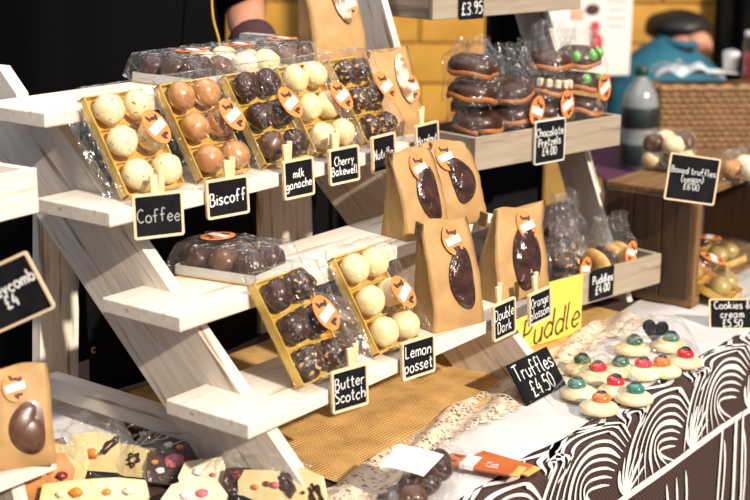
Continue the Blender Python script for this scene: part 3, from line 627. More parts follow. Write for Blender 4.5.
choc_box('tilted gold tray of nut-sprinkled dark truffles behind the Butter Scotch sign', 'nut-sprinkled dark truffle in the tray behind the Butter Scotch sign', lean_T(.128,**LOB, twist=1), .098, .150, 'nutty_choc', stk=(.66,.50,14), group='nut-sprinkled truffles in the lower tray', mix=['nutty_choc','nutty_choc','dark_choc','dark_choc','dark_choc','nutty_choc'])
choc_box('gold tray of smooth ivory truffles behind the Lemon posset sign', 'smooth ivory round truffle in the tray behind the Lemon posset sign', lean_T(.292,**LOB), .096, .150, 'white_choc', stk=(.70,.44,20), fl=.028, group='ivory truffles')
# flat boxes
p = at(256,287,z=ZS[2]+.001)
choc_box('clear box of dark truffles lying flat on the shelf below the Coffee sign', 'dark truffle in the box lying flat below the Coffee sign', Matrix.Translation((p.x, p.y, ZS[2]+.0012)) @ RZ(10), .098, .132, 'milk_choc', side='clear_side', stk=(.55,.72,70), film='film_crinkle', group='truffles in the flat box', mix=['dark_choc','dark_choc','milk_choc','nutty_choc'])
p = at(184,89,z=ZS[0]); FT = (('cocoa-dark truffles','dark cocoa truffle',['dark_choc','milk_choc']),('cream-coloured truffles','cream-coloured truffle',['cream','white_choc']),('milk chocolate truffles','milk chocolate truffle',['milk_choc','milk_choc','dark_choc']))
for k, (nm, cn, mx) in enumerate(FT):
    choc_box('clear box of %s lying flat on the top shelf' % nm, '%s in a flat clear box on the top shelf' % cn, Matrix.Translation((p.x+.003+k*.112, YF[0]+.004+.004*k, ZS[0]+.0012)) @ RZ(1.5*k), .106, .132, mx[0], side='clear_side', stk=(.55,.45,60), film='film_crinkle', group=nm+' on the top shelf', mix=mx)
# ---- kraft bags
def kraft_bag(label, T, w=.078, d=.050, h=.135, contents='window_dark', wz=.50, wx=.005, stk=(.0,.80), seed=0, win=(.017,.036), tilt=0, fold=.0, wcurve=.006, ss=1.0, clump=.007):
    t = thing('kraft_bag', label, 'paper bag', T, 'kraft paper bags with clear windows')
    rr = random.Random(seed)
    def dd(v): return d*(1-v**1.15)+.004
    def cy(v): return .35*d*v*v
    def front(x, v): return cy(v) - dd(v)/2 - .006*sin(pi*min(1,v*1.1))*(1-(2*x/w)**2)
    nf, ns = 11, 5; ring = []
    for i in range(nf): ring.append(('f', -w/2 + w*i/(nf-1)))
    for i in range(1, ns): ring.append(('r', i/ns))
    for i in range(nf): ring.append(('b', w/2 - w*i/(nf-1)))
    for i in range(1, ns): ring.append(('l', 1-i/ns))
    def fn(u, v):
        kd, a = ring[round(u*len(ring)) % len(ring)]; z = h*v
        if kd == 'f': x, y = a, front(a, v)
        elif kd == 'b': x, y = a, cy(v)+dd(v)/2
        else:
            g = 1-abs(2*a-1); x = (w/2 - .35*dd(v)*0 - .016*g*min(1,v*1.6))*(1 if kd == 'r' else -1); y = cy(v)-dd(v)/2+dd(v)*a
        sc = 1 + .015*sin(v*9+seed); nz = (noise.noise(Vector((x*40+seed*5, z*28, y*40)))*.0026 - abs(noise.noise(Vector((x*22+seed, z*34+x*20, seed))))*.0045)*(0 if v < .03 else 1)
        tw = fold*v*v
        return (x*sc + tw*z, y + nz, z + (0.004*sin(x*60+seed) if v > .97 else 0))
    b = obj('bag_body', MB().grid(fn, len(ring), 22, True).add([fn(i/len(ring), 0) for i in range(len(ring))], [tuple(range(len(ring)))[::-1]]).add([fn(i/len(ring), 1) for i in range(len(ring))], [tuple(range(len(ring)))]), 'kraft', t, T, True)
    # seam fold along the left of the top: dark opening
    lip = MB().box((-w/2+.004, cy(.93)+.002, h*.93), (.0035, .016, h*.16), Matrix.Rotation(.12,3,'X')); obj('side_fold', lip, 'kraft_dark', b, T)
    # clear window with the contents bulging behind it
    bumps = [(rr.uniform(-1,1)*win[0]*.7, rr.uniform(-1,1)*win[1]*.9, rr.uniform(.010,.018)) for _ in range(9)]
    def wf(u, v):
        a = 2*pi*u; x0 = win[0]*cos(a)*v; z0 = win[1]*sin(a)*v; xx = wx + x0 + wcurve*cos(z0/win[1]*1.6)*-1 + wcurve; zz = h*wz + z0
        hb = max([0]+[sqrt(max(0, r*r-(x0-bx)**2-(z0-bz)**2))*.24 for bx, bz, r in bumps])*min(1,(1-v)*5)
        vv = zz/h; return (xx*(1+.015*sin(vv*9+seed)) + fold*vv*vv*zz, front(xx, vv) - .0036 - hb, zz)
    mbw = MB().grid(wf, 44, 22, True); obj('window', mbw, contents, t, T, True)
    sv = stk[1]; sx = stk[0]; q = Matrix.Translation((sx+fold*sv*sv*h*sv, front(sx, sv)-.0030, h*sv)); sl = math.atan2((front(sx,sv+.04)-front(sx,sv-.04)), .08*h)
    sticker(t, T @ q @ RX(90-math.degrees(sl)) @ RZ(4), ss)
    return t
mat('window_dark', (.030,.009,.004), .22, coat=.9, coatr=.12, col2=(.06,.02,.009), nscale=45, bump=.9, bscale=55, bdist=.006)
KW = dict(ss=1.2)
kraft_bag('kraft bag of dark chocolates on the third shelf right of the bare shelf boards', TR(.540,.136,ZS[2]+.0005,-10), .092, .054, .130, seed=1, wx=.008, stk=(.006,.80), win=(.023,.042), wcurve=.010, **KW)
kraft_bag('kraft bag of dark chocolates on the third shelf next to the pretzel box', TR(.650,.138,ZS[2]+.0005,-16), .092, .050, .130, seed=2, wx=.008, stk=(-.010,.83), fold=-.14, win=(.024,.036), wz=.54, wcurve=-.008, **KW)
kraft_bag('kraft bag of dark chocolates on the bottom shelf next to the Lemon posset tray', TR(.492,.040,ZS[3]+.0005,-16), .096, .052, .158, seed=3, wx=.008, stk=(.006,.82), win=(.023,.046), wz=.46, wcurve=.010, **KW)
kraft_bag('kraft bag of dark chocolates behind the Double Dark sign', TR(.684,.044,ZS[3]+.0005,-14), .112, .052, .140, seed=4, wx=.008, stk=(.012,.80), fold=.20, win=(.031,.050), wz=.46, wcurve=-.004, ss=1.3)
mat('nut_mix', (.80,.70,.50), .4, coat=.4, col2=(.30,.14,.06), nscale=45, ramp=(.45,.6))
p5 = at(392,140,z=ZS[1]); p6 = at(336,70,z=ZS[0])
kraft_bag('kraft bag with pale chocolates in its window beside the Hazelnut sign', TR(.712,.310,ZS[1]+.0005,-14), .092, .054, .140, 'nut_mix', seed=5, wx=.016, stk=(.028,.56), win=(.015,.040), wz=.66, **KW)
kraft_bag('kraft bag with pale chocolates in its window standing on the top shelf', TR(p6.x+.034,p6.y+.035,ZS[0]+.0005,-20), .100, .056, .172, 'nut_mix', seed=6, wx=.014, stk=(.026,.60), win=(.016,.042), wz=.66, fold=-.10, **KW)
p = at(20,466,D=1.72)
mat('milk_smooth', (.115,.046,.024), .35, coat=.4, col2=(.085,.032,.017), nscale=20)
kraft_bag('kraft bag with a large brown window beside the honeycomb sign', TR(p.x+.012,p.y+.012,p.z+.0005,-34), .080, .045, .118, 'milk_smooth', seed=7, wx=.008, stk=(-.002,.83), win=(.022,.032), wz=.42, ss=1.0)
# ---- cellophane bags
def cello(T, w, d, h, label, group, seed=0, film='film_crinkle', name='cellophane_bag', gather=.72, stk=None, top=1.0):
    t = thing(name, label, 'cellophane bag', T, group)
    def fn(u, v):
        a = 2*pi*u; c, s = cos(a), sin(a); e = .55
        x = w/2*abs(c)**e*(1 if c > 0 else -1); y = d/2*abs(s)**e*(1 if s > 0 else -1)
        g = 0 if v < gather else (v-gather)/(1-gather); k = 1-.25*sin(min(1,g*1.6)*pi/2) if g else 1; yk = 1-.75*min(1,g*1.5)
        nz = noise.noise(Vector((x*45+seed*7, y*45, h*v*45)))*.005*(1 if v > .02 else 0) + noise.noise(Vector((x*120, y*120+seed, h*v*120)))*.003*(.3+g)
        zz = h*v + (g*.010*noise.noise(Vector((a*1.7, seed, 0))) if g else 0)
        return (x*k + nz*c, y*yk + nz*s + g*.006*sin(a*7+seed), zz)
    me = MB().grid(fn, 40, 20, True); o = obj('film', me, film, t, T)
    for q in (stk or []): sticker(t, T @ Matrix.Translation((q[0], -d/2*q[3]-.004 if len(q) > 3 else -d/2-.004, q[1])) @ RX(90) @ RZ(q[2]), .95)
    return t
_p = [(0,0),(.030,0),(.038,.004),(.040,.011),(.035,.019),(.026,.024),(0,.0255)]
PZ = MB().lathe(_p[1:-1], 22).mesh('chocolate_top', True); PZ.materials.append(MATS['dark_choc'])
PZm = MB().lathe(_p[1:-1], 22).mesh('chocolate_top', True); PZm.materials.append(MATS['milk_choc'])
RIM = MB().tube([(.0362*cos(2*pi*k/22), .0362*sin(2*pi*k/22), .004+.002*sin(k*1.1)) for k in range(23)], .0042, 8).mesh('pretzel_rim', True); RIM.materials.append(MATS['biscuit'])
def pretzel(T, label, topk=PZ, extra=None):
    t = thing('chocolate_pretzel', label, 'chocolate pretzel', T, 'chocolate-coated pretzels in the middle box')
    obj('chocolate_top', topk, None, t, T); obj('pretzel_rim', RIM, None, t, T)
    if extra:
        hash_k = len(label) % 2
        for k in range(6):
            a = radians(-150+k*24); q = T @ Matrix.Translation((.034*cos(a), .034*sin(a), .016))
            if (k+hash_k) % 2 and extra == 'green_sweet': continue
            obj('sweet' if extra == 'green_sweet' else 'fudge_cube', MB().ell((0,0,0),(.0085,.0085,.008),10,6) if extra == 'green_sweet' else MB().box((0,0,0),(.011,.010,.012),Matrix.Rotation(a,3,'Z'),ch=.002), extra, t, q, extra == 'green_sweet')
    return t
T1 = BXT[1]
def ptz_stack(x, y, n, z0, rz, seed, what, lab, extra=None, tops=None, h=None, stk=None, tiltx=0, w=.080, sc=1.15):
    rr = random.Random(seed); base = T1 @ Matrix.Translation((x, y, .0105+z0)) @ RZ(rz) @ RX(tiltx) @ Matrix.Diagonal((sc,sc,sc*1.22,1))
    lv = ['bottom','second','third','topmost']
    for k in range(n):
        pretzel(base @ Matrix.Translation((rr.uniform(-.004,.004), rr.uniform(-.004,.004), .003+k*.0325)) @ RZ(rr.uniform(0,360) if not extra else rr.uniform(-15,15)) @ RX(rr.uniform(-6,6)) @ RY(rr.uniform(-11,11)), lab + ', %s of its stack' % (lv[k] if k < n-1 else 'topmost'), (tops or [PZ])[k % len(tops or [PZ])], extra if (extra == 'green_sweet' and k != 1) or k == n-2 else None)
    cello(base, w, .080, h or (n*.033+.026), what, 'cellophane bags of pretzels', seed, stk=stk)
ptz_stack(.057,.059,2,.0,0,36,'low cellophane bag of pretzels behind the Hazelnut sign','plain dark chocolate pretzel behind the Hazelnut sign', h=.068)
ptz_stack(.055,.064,2,.097,0,31,'cellophane bag of plain pretzels lying on the low bag','plain dark pretzel in the bag above the low bag', h=.080)
ptz_stack(.105,.117,4,.0,10,32,'cellophane bag of pretzels between the front bag and the back board','dark chocolate pretzel in a bag behind the front stack', tops=[PZm,PZ], sc=.88, h=.165)
ptz_stack(.152,.060,3,.0,-6,33,'cellophane bag of plain pretzels at the front of the middle box','plain dark chocolate pretzel in the front bag of the middle box', stk=[(.016,.056,-25)], h=.140)
ptz_stack(.246,.060,4,.0,-4,34,'cellophane bag of pretzels topped with pale fudge cubes','chocolate pretzel with pale fudge cubes in its bag', extra='cream', tops=[PZm,PZ], stk=[(.006,.058,15)], h=.162)
ptz_stack(.340,.060,4,.0,-2,35,'cellophane bag of pretzels topped with green sweets','dark chocolate pretzel with green sweets in its bag', extra='green_sweet', stk=[(.014,.074,20)], h=.152)
# ---- puddles in the lowest box
T0 = BXT[0]
def puddle(T, label, kind):
    o = obj('chocolate_puddle', MB().ell((0,0,0),(.032,.030,.011),18,8,jit=.16,seed=len(label)), kind, None, T, True); return tag(o, label, 'chocolate', 'chocolate puddles in the lowest box')
def puddle_bag(x, y, kinds, rz, seed, what, lab, w=.085, h=.105, stk=None, upright=False):
    base = T0 @ Matrix.Translation((x, y, .0105)) @ RZ(rz) @ Matrix.Scale(1.1,4); rr = random.Random(seed)
    for k, kd in enumerate(kinds):
        q = base @ (Matrix.Translation((-.036+k*.0240, -.002, .036)) @ RY(90-14) if upright else Matrix.Translation((rr.uniform(-.006,.006), rr.uniform(-.006,.006), .013+k*.0235)) @ RY(rr.uniform(-6,6)) @ RX(rr.uniform(-6,6)))
        puddle(q, lab[k % len(lab)] + ([', bottom of its pile',', second in its pile',', third in its pile',', topmost'][k] if not upright else ''), kd)
    cello(base, w, .062, h*1.2, what, 'cellophane bags of puddles', seed, stk=stk, gather=.60)
puddle_bag(.060,.046,['dark_choc','milk_choc','dark_choc'],-8,41,'cellophane bag of dark puddles behind the yellow card',['dark chocolate puddle behind the yellow card'], stk=[(.012,.034,10)])
puddle_bag(.165,.046,['nutty_choc','dark_choc','nutty_choc'],4,42,'cellophane bag of nutty puddles behind the Puddles price label',['nutty chocolate puddle behind the Puddles price label'], stk=[(.016,.050,-20)])
puddle_bag(.297,.046,['golden_biscuit','dark_choc','golden_biscuit','golden_biscuit'],2,43,'cellophane bag of upright striped biscuits at the end of the lowest box',['golden biscuit standing in the striped bag','dark disc standing between golden biscuits'], w=.105, h=.100, stk=[(.014,.058,-28)], upright=True)
puddle_bag(.095,.113,['dark_choc','nutty_choc'],0,44,'empty-topped cellophane bag at the back of the lowest box',['dark puddle at the back of the lowest box'], h=.115)
puddle_bag(.245,.113,['milk_choc','golden_biscuit','nutty_choc','dark_choc'],6,45,'tall crinkled cellophane bag at the back of the lowest box',['milk chocolate puddle in the tall back bag'], h=.128)
# ---- jelly-eyed white chocolates
mat('eye_red', (.62,.008,.016), .12, coat=.8); mat('eye_green', (.02,.10,.045), .15, coat=.8); mat('eye_teal', (.03,.20,.15), .12, coat=.8); mat('eye_orange', (.80,.17,.01), .15, coat=.8); mat('pupil', (.006,.005,.006), .15, coat=.6)
SW = MB().lathe([(.0205,0),(.0245,.002),(.0248,.006),(.0215,.009),(.018,.0095),(.0165,.012),(.011,.0145),(.004,.0150)], 24).mesh('swirl', True); SW.materials.append(MATS['white_choc2'] if 'white_choc2' in MATS else mat('ivory_choc', (.82,.70,.45), .4, coat=.3, sss=.15, col2=(.78,.62,.34), nscale=35, bump=.15, bscale=60))
DOME = MB().ell((0,0,0),(.0122,.0122,.0088),16,10).mesh('jelly_dome', True)
PUP = MB().ell((0,0,0),(.0066,.0066,.0026),12,6).mesh('pupil', True); PUP.materials.append(MATS['pupil'])
EYES = [(583,369,'green','behind the red-eyed one beside the black card'),(597,377,'red','between two green-eyed ones near the black card'),(579,393,'teal','closest to the black Truffles card'),(599,408,'orange','closest to the printed cloth edge'),(617,391,'red','between the two teal-eyed ones'),(634,398,'teal','beside the orange-eyed one at the printed edge'),(620,370,'green','between two red-eyed ones in the back row'),(642,373,'red','between a green-eyed and an orange-eyed one'),(663,371,'orange','between two red-eyed ones'),(684,362,'red','at the row end towards the crate'),(632,349,'green','beside the heart-shaped pick, nearer the lace'),(669,346,'teal','behind the heart-shaped pick')]
JM = {c: (lambda m: (m.materials.append(MATS['eye_'+c]), m)[1])(DOME.copy()) for c in ('red','green','teal','orange')}
for px, py, c, wh in EYES:
    p = at(px, py, z=.012); q = TR(p.x, p.y, .0065, rnd.uniform(0,360)) @ Matrix.Scale(1.22,4)
    t = thing('jelly_chocolate', 'ivory chocolate with a %s jelly eye %s' % (c, wh), 'chocolate', q, 'ivory chocolates with jelly eyes')
    obj('swirl', SW, None, t, q); d = q @ Matrix.Translation((rnd.uniform(-.003,.003), rnd.uniform(-.003,.003), .0170)) @ RX(rnd.uniform(-12,12)); e = obj('jelly_dome', JM[c], None, t, d); obj('pupil', PUP, None, e, d @ Matrix.Translation((0,0,.0076)))
def film_heap(pxs, label, hgt=.045, seed=0, z0=.004):
    P = [at(px, py, z=z0) for px, py in pxs]; c = sum(P, Vector())/len(P)
    def fn(u, v):
        k = u*len(P); i = int(k) % len(P); t = k-int(k); e = P[i]*(1-t)+P[(i+1) % len(P)]*t; p = c*(1-v)+e*v
        nz = noise.noise(Vector((p.x*60+seed, p.y*60, seed)))
        p.z = z0 + hgt*(1-v**3.5)*(1+.12*nz) + .003*abs(nz); return p
    o = obj('film_sheet', MB().grid(fn, 48, 14, True), 'film_soft'); return tag(o, label, 'cellophane bag', 'clear film over the jelly-eyed chocolates')
film_heap([(548,398),(572,375),(604,362),(645,392),(652,408),(600,428),(572,420)], 'clear film over the front jelly-eyed chocolates', seed=1)
film_heap([(572,372),(590,352),(640,352),(700,350),(704,372),(660,390),(605,386)], 'clear film over the back row of jelly-eyed chocolates', seed=2)
film_heap([(605,352),(620,332),(690,332),(700,352),(650,364)], 'clear film bag beside the heart-shaped pick', hgt=.048, seed=3)
# ---- slabs and bags in the left foreground
def slab(px, py, kind, label, rz, tl, size=(.05,.034), top=(), hz=.026, seed=0):
    size = (size[0]*1.3, size[1]*1.3); p = at(px, py, z=hz); T = Matrix.Translation(p) @ RZ(HY-90+rz) @ RX(tl)
    t = thing('chocolate_slab', label, 'chocolate slab', T, 'topped chocolate slabs in the foreground'); rr = random.Random(seed); W, Hh = size
    out = [(x*W/2*rr.uniform(.85,1.1), y*Hh/2*rr.uniform(.85,1.1)) for x, y in ((-1,-.8),(-.2,-1),(.9,-.9),(1,.1),(.7,.95),(-.1,1),(-.9,.8),(-1.05,0))]
    obj('slab', MB().prism(out, -.004, .004), kind, t, T)
    for nm, m_, x, y, r in top:
        q = T @ Matrix.Translation((x*W/2, y*Hh/2, .006))
        if nm == 'drizzle': 
            P = cat_rom([(W*.5*(x+.35*cos(a*2.4+seed)), Hh*.5*(y+.5*sin(a*2.4+seed*2)), .0048) for a in range(6)], 6); obj('drizzle', MB().tube(P, r, 6, .6), m_, t, T, True)
        else: obj(nm, MB().ell((0,0,0),(r,r*.7,r*.55),12,7,jit=.3,seed=seed), m_, t, q, True)
slab(97,452,'white_choc','white slab with a dark drizzle and an orange fruit slice',-14,62,(.062,.044),(('fruit_slice','orange_fruit',-.1,-.1,.010),('drizzle','dark_choc',.45,.35,.0018),('nut','milk_choc',-.4,-.5,.005)),.030,1)
slab(66,462,'white_choc','white slab with a dark berry at its corner',-20,60,(.05,.040),(('berry','berry',.2,-.5,.007),),.024,2)
slab(133,461,'white_choc','pale slab edged with thin dark drizzle',-30,66,(.048,.034),(('drizzle','dark_choc',.1,.1,.0015),),.026,3)
slab(150,463,'white_choc','narrow pale slab beside the pink topped slab',-34,66,(.04,.034),(('drizzle','dark_choc',0,0,.0015),),.024,4)
slab(172,464,'dark_choc','dark slab with a pink sweet and white mallows',10,55,(.05,.040),(('sweet','pink_sweet',.1,.1,.014),('mallow','paper',-.5,-.35,.0065),('fruit','orange_fruit',-.7,.1,.005),('mallow','paper',-.1,.95,.006),('fruit','orange_fruit',.35,.8,.005)),.028,5)
slab(46,475,'caramel_choc','caramel slab with orange fruit pieces next to the kraft bag',16,50,(.06,.042),(('fruit','orange_fruit',.1,.1,.006),('mallow','paper',.2,.9,.006),('berry','berry',.5,-.2,.008)),.026,6)
slab(55,452,'dark_choc','dark slab topped with an orange slice behind the caramel slab',20,60,(.034,.03),(('fruit_slice','orange_fruit',0,.4,.008),('mallow','paper',.2,-.5,.006)),.026,7)
slab(238,480,'dark_choc','small dark berry slab in front of the slanted leg',0,50,(.032,.026),(('berry','berry',0,.2,.009),),.024,8)
slab(268,486,'white_choc','white slab with pink and orange sprinkles',-18,58,(.058,.032),(('sweet','pink_sweet',.3,.1,.006),('fruit','orange_fruit',-.4,-.2,.005),('berry','berry',0,.1,.005)),.026,9)
slab(300,492,'white_choc','white slab with a wide dark stripe and a dark dot',-28,60,(.058,.044),(('drizzle','dark_choc',-.5,.2,.0035),('dot','ink',.2,0,.003),('drizzle','dark_choc',.7,.0,.002)),.026,10)
slab(205,476,'cream','cream slab with pale pink crumbs',8,55,(.05,.036),(('sweet','pink_sweet',.3,.0,.004),('mallow','paper',-.3,.2,.007)),.024,11)
slab(20,492,'caramel_choc','broad caramel slab under the kraft bag shelf',10,48,(.06,.04),(('fruit','orange_fruit',.1,.2,.006),),.022,12)
slab(118,496,'cream','cream slab with orange crumbs before the white slabs',-6,45,(.07,.04),(('fruit','orange_fruit',-.3,.1,.006),('nut','cream',.3,.2,.007)),.020,13)
slab(196,499,'cream','cream slab with pink and white sweets at the front',6,45,(.06,.04),(('sweet','pink_sweet',.2,.2,.008),('mallow','paper',-.3,.1,.008),('fruit','orange_fruit',.5,-.3,.005)),.020,14)
slab(70,500,'white_choc','white slab with an orange slice at the front',0,45,(.06,.04),(('fruit_slice','orange_fruit',.2,.3,.009),('nut','cream',-.3,.2,.006)),.020,15)
def fore_bag(px, py, w, d, h, rz, seed, label):
    p = at(px, py, z=.0); cello(TR(p.x, p.y, .0095, HY-90+rz), w, d, h, label, 'cellophane bags in the foreground', seed, gather=.7, film='film_crinkle')
fore_bag(48,478,.080,.06,.062,14,51,'cellophane bag of caramel slabs next to the large-window kraft bag')
fore_bag(98,475,.090,.05,.075,-15,52,'cellophane bag of white slabs with orange fruit')
fore_bag(168,482,.085,.06,.066,5,53,'cellophane bag of dark slabs with pink sweets')
fore_bag(262,502,.125,.06,.060,-10,54,'cellophane bag of white slabs in front of the slanted leg')
# bag of dark truffles with a white card, bottom centre
p = at(428,500,z=0); bT = TR(p.x, p.y, .0105, 14)
for k in range(6):
    q = bT @ Matrix.Translation((-.060+.024*(k % 6), -.002+.012*(k % 2), .019)) @ Matrix.Scale(.85,4); o = obj('chocolate', choc_mesh('milk_choc' if k % 3 == 0 else 'dark_choc', k % 3), 'dark_choc', None, q); tag(o, ('milk' if k % 3 == 0 else 'dark') + ' chocolate truffle in the bag under the white card', 'chocolate', 'truffles in the card-topped bag')
cello(bT, .175, .058, .046, 'cellophane bag of dark truffles topped with a blank white card', None, 61, film='film')
cd = obj('header_card', MB().grid(lambda u, v: (-.052+.075*u, .050-.062*v, .006*sin(v*1.6)), 8, 8), 'paper', None, bT @ Matrix.Translation((.0,0,.042)) @ RX(10) ); tag(cd, 'white card lying on the bag of dark truffles', 'card')
# orange bars
for k, (a_, b_, lab) in enumerate((((440,462),(515,474),'orange wrapped chocolate bar with a white band on top of its twin'),((470,452),(528,466),'orange wrapped chocolate bar lying under its twin'))):
    pa, pb2 = at(a_[0]+6, a_[1]-1, z=.012), at(b_[0], b_[1], z=.012); ex_ = (pb2-pa); Lb = ex_.length; ex_.normalize(); T = basis((pa+pb2)/2 + Vector((0,0,.010-.012-.0045+.0105*(1-k))), ex_, Z2.cross(ex_), Z2)
    t = thing('chocolate_bar', lab, 'chocolate bar', T, 'orange wrapped bars'); mat('bar_wrap', (.52,.13,.025), .4, col2=(.46,.10,.02), nscale=30)
    obj('wrapper', MB().box((0,0,0), (Lb,.034,.006), ch=.002), 'bar_wrap', t, T)
    obj('end_flap', MB().box((Lb/2+.004,0,0), (.012,.034,.002)), 'golden_biscuit', t, T)
    if k == 0:
        obj('band', MB().box((-.014,0,.0002), (.020,.0346,.0066), Matrix.Rotation(-.35,3,'Z')*1 if 0 else None), 'paper', t, T)
        lt = MB()
        for s_ in ([(-.010,.006),(-.002,.007)],[(-.006,.007),(-.008,-.002)],[(-.003,.003),(.000,-.003),(.003,.003)],[(.004,.004),(.008,-.003)],[(.008,.004),(.003,-.004)],[(-.008,-.007),(.010,-.006)],[(-.004,-.010),(.010,-.009)]): lt.strip([Vector((p_[0],p_[1],0)) for p_ in s_], .0013, Vector((0,0,1)))
        obj('lettering', lt, 'paper', t, T @ Matrix.Translation((.018,0,.0036)))
        obj('logo', LOGO, 'ink', t, T @ Matrix.Translation((-.036,0,.0032)) @ Matrix.Scale(.8,4))
# ------------------------------------------------------------------ wooden crate with boxed truffles
c0 = at(690,312,z=0); CX, CY = c0.x+.014, c0.y; CW, CD, CH = .46, .20, .222
cr = thing('wooden_crate', 'dark wooden crate standing on its side with an open front', 'crate', TR(CX+CW/2, CY+CD/2, 0.004))
def cb(nm, c, d, r=None, m='darkwood'): return obj(nm, MB().box((0,0,0), d, ch=.0015), m, cr, Matrix.Translation((CX+c[0], CY+c[1], c[2]+.004)) @ (r or Matrix.Identity(4)))
mat('lightcrate', (.22,.115,.04), .6, col2=(.15,.075,.025), nscale=8, scale=(1.5,12,12))
for k in range(3): cb('plank', (-.004, .012+.06*k+.028, .113), (.195,.058,.012), RY(90))
for k in range(2): cb('post', (.006, .010+k*(CD-.02), .1), (.2,.018,.02), RY(90), 'lightcrate')
cb('foot', (.010, CD/2, .010), (CD,.03,.018), RZ(90), 'lightcrate'); cb('foot', (CW-.01, CD/2, .010), (CD,.03,.018), RZ(90), 'lightcrate')
for k in range(3): cb('plank', (CW/2, .066*k+.034, CH-.006), (CW,.064,.012), None, 'lightcrate')
for k in range(3): cb('plank', (CW/2, CD-.006, .055+.062*k), (CW-.02,.010,.055), None, 'lightcrate')
for k in range(3): cb('plank', (CW/2, .066*k+.034, .024), (CW-.04,.064,.010), None, 'lightcrate')
cb('plank', (CW+.004, CD/2, .105), (.18,CD-.02,.012), RY(90))
# sign on its top front edge
sp2 = at(692,179,y=CY-.006); sign('chalkboard_sign', 'framed chalkboard reading Boxed truffles (vegan) £6.00 on the crate', basis(sp2, RT0*.995, Vector((FW.x,FW.y,0)).normalized(), Z2) @ RZ(8) @ RY(9) @ RX(-8), .098, .086, ['Boxed truffles','(vegan)','£6.00'], fw=.003, sw=.0012, seed=16)
sp3 = at(732,314,z=.026); sign('chalkboard_sign', 'framed chalkboard reading Cookies & cream £5.50 standing before the crate', basis(sp3, RT0, Vector((FW.x,FW.y,0)).normalized(), Z2) @ RZ(-8) @ RY(-3) @ RX(-18), .082, .056, ['Cookies &','cream','£5.50'], fw=.0028, sw=.0015, seed=17)
# clear packs on top of the crate
def clear_pack(px, py, w, d, h, rz, label, seed, kinds):
    p = at(px, py, z=CH+.006); T = TR(p.x, p.y, CH+.0045, rz); t = thing('clear_pack', label, 'chocolate pack', T, 'clear packs on the crate')
    def fn(u, v):
        a = 2*pi*u; x = w/2*max(-1,min(1,1.2*cos(a))); y = d/2*max(-1,min(1,1.2*sin(a))); k = 1-.12*v**4
        nz = .003*noise.noise(Vector((x*50+seed, y*50, v*5))); return (x*k+nz, y*k+nz, .001+h*v+nz*(1 if v > .9 else 0))
    obj('film', MB().grid(fn, 40, 10, True), 'film_crinkle', t, T)
    obj('lid', MB().grid(lambda u, v: (w*.88*(u-.5), d*.88*(v-.5), h+.003*noise.noise(Vector((u*7,v*7,seed)))), 14, 10), 'film_crinkle', t, T)
    n = int(w/.045)
    for i in range(n):
        for j in range(2):
            for l in range(max(1, int(h/.034))):
                o = obj('chocolate', choc_mesh(kinds[(i+j+l) % len(kinds)], (i+j) % 3), None, None, T @ Matrix.Translation((-w/2+(i+.5)*w/n, (j-.5)*.042, .021+l*.033))); tag(o, '%s round chocolate in the %s, %s layer' % ({'milk_choc':'brown','speckled_choc':'speckled','cream':'cream','caramel_choc':'caramel'}[kinds[(i+j+l) % len(kinds)]], label.split(' on ')[0], 'lower' if l == 0 else 'upper'), 'chocolate', 'chocolates in the '+label)
clear_pack(668,168,.105,.09,.075,0,'tall clear pack of truffles on the near end of the crate',3,['milk_choc','speckled_choc'])
clear_pack(748,178,.12,.09,.055,0,'wide clear pack of pale truffles on the crate beyond the sign',5,['cream','caramel_choc'])
# tray with green-gold chocolates in front of the crate opening
mat('olive_choc', (.42,.30,.07), .35, coat=.4, col2=(.34,.21,.05), nscale=25)
p = at(692,312,z=0); T = Matrix.Translation((CX+.075, CY-.005, .030)) @ RZ(-16) @ RX(14) 
choc_box('gold tray of green-gold chocolates leaning out of the crate', 'green-gold round chocolate in the tray leaning out of the crate', Matrix.Translation((CX+.036, CY-.052, .0075)) @ RZ(6) @ RX(21), .092, .125, 'olive_choc', stk=(.78,.62,20), n=(2,2), film='film', group='green-gold chocolates', mix=['olive_choc','olive_choc','olive_choc','caramel_choc'])
choc_box('second gold tray of pale chocolates inside the crate', 'pale chocolate in the tray deep inside the crate', Matrix.Translation((CX+.19, CY+.02, .0345)) @ RZ(-4), .092, .125, 'olive_choc', n=(2,2), film='film', group='chocolates inside the crate')
# ------------------------------------------------------------------ wicker hamper and things round it
mat('wicker', (.36,.20,.085), .6, col2=(.25,.13,.05), nscale=60, bump=.5, bscale=90); mat('wicker_dark', (.26,.13,.05), .7, col2=(.18,.09,.03), nscale=50)
hb = at(711,166,z=.0); hT = Matrix.Translation((hb.x, hb.y, .002)) @ RZ(HY-90+4)
hm = thing('wicker_hamper', 'woven wicker hamper on the purple dotted table', 'basket', hT)
HW, HD, HH = .36, .22, .225
obj('liner', MB().box((.02,.1,HH/2), (HW-.012,HD-.012,HH-.01)), 'wicker_dark', hm, hT)
rowm = {}
nst = 15
for r in range(13):
    z = .012 + r*(HH-.03)/12; ph = r % 2
    pts = []
    for k in range(nst*2+1):
        x = -HW/2+.02 + HW*k/(nst*2); pts.append((x, -.004-.006*(1 if (k//1+ph*1) % 2 else -.3), z))
    pts2 = [(-HW/2+.02-.004-.004*((k+ph) % 2), HD*k/14, z) for k in range(15)]
    obj('withy', MB().tube(cat_rom(pts, 2), .0062, 6), 'wicker', hm, hT, True); obj('withy', MB().tube(cat_rom(pts2, 2), .0062, 6), 'wicker', hm, hT, True)
for k in range(nst+1): obj('stake', MB().tube([(-HW/2+.02+HW*k/nst, -.003, 0), (-HW/2+.02+HW*k/nst, -.003, HH)], .004, 6), 'wicker_dark', hm, hT, True)
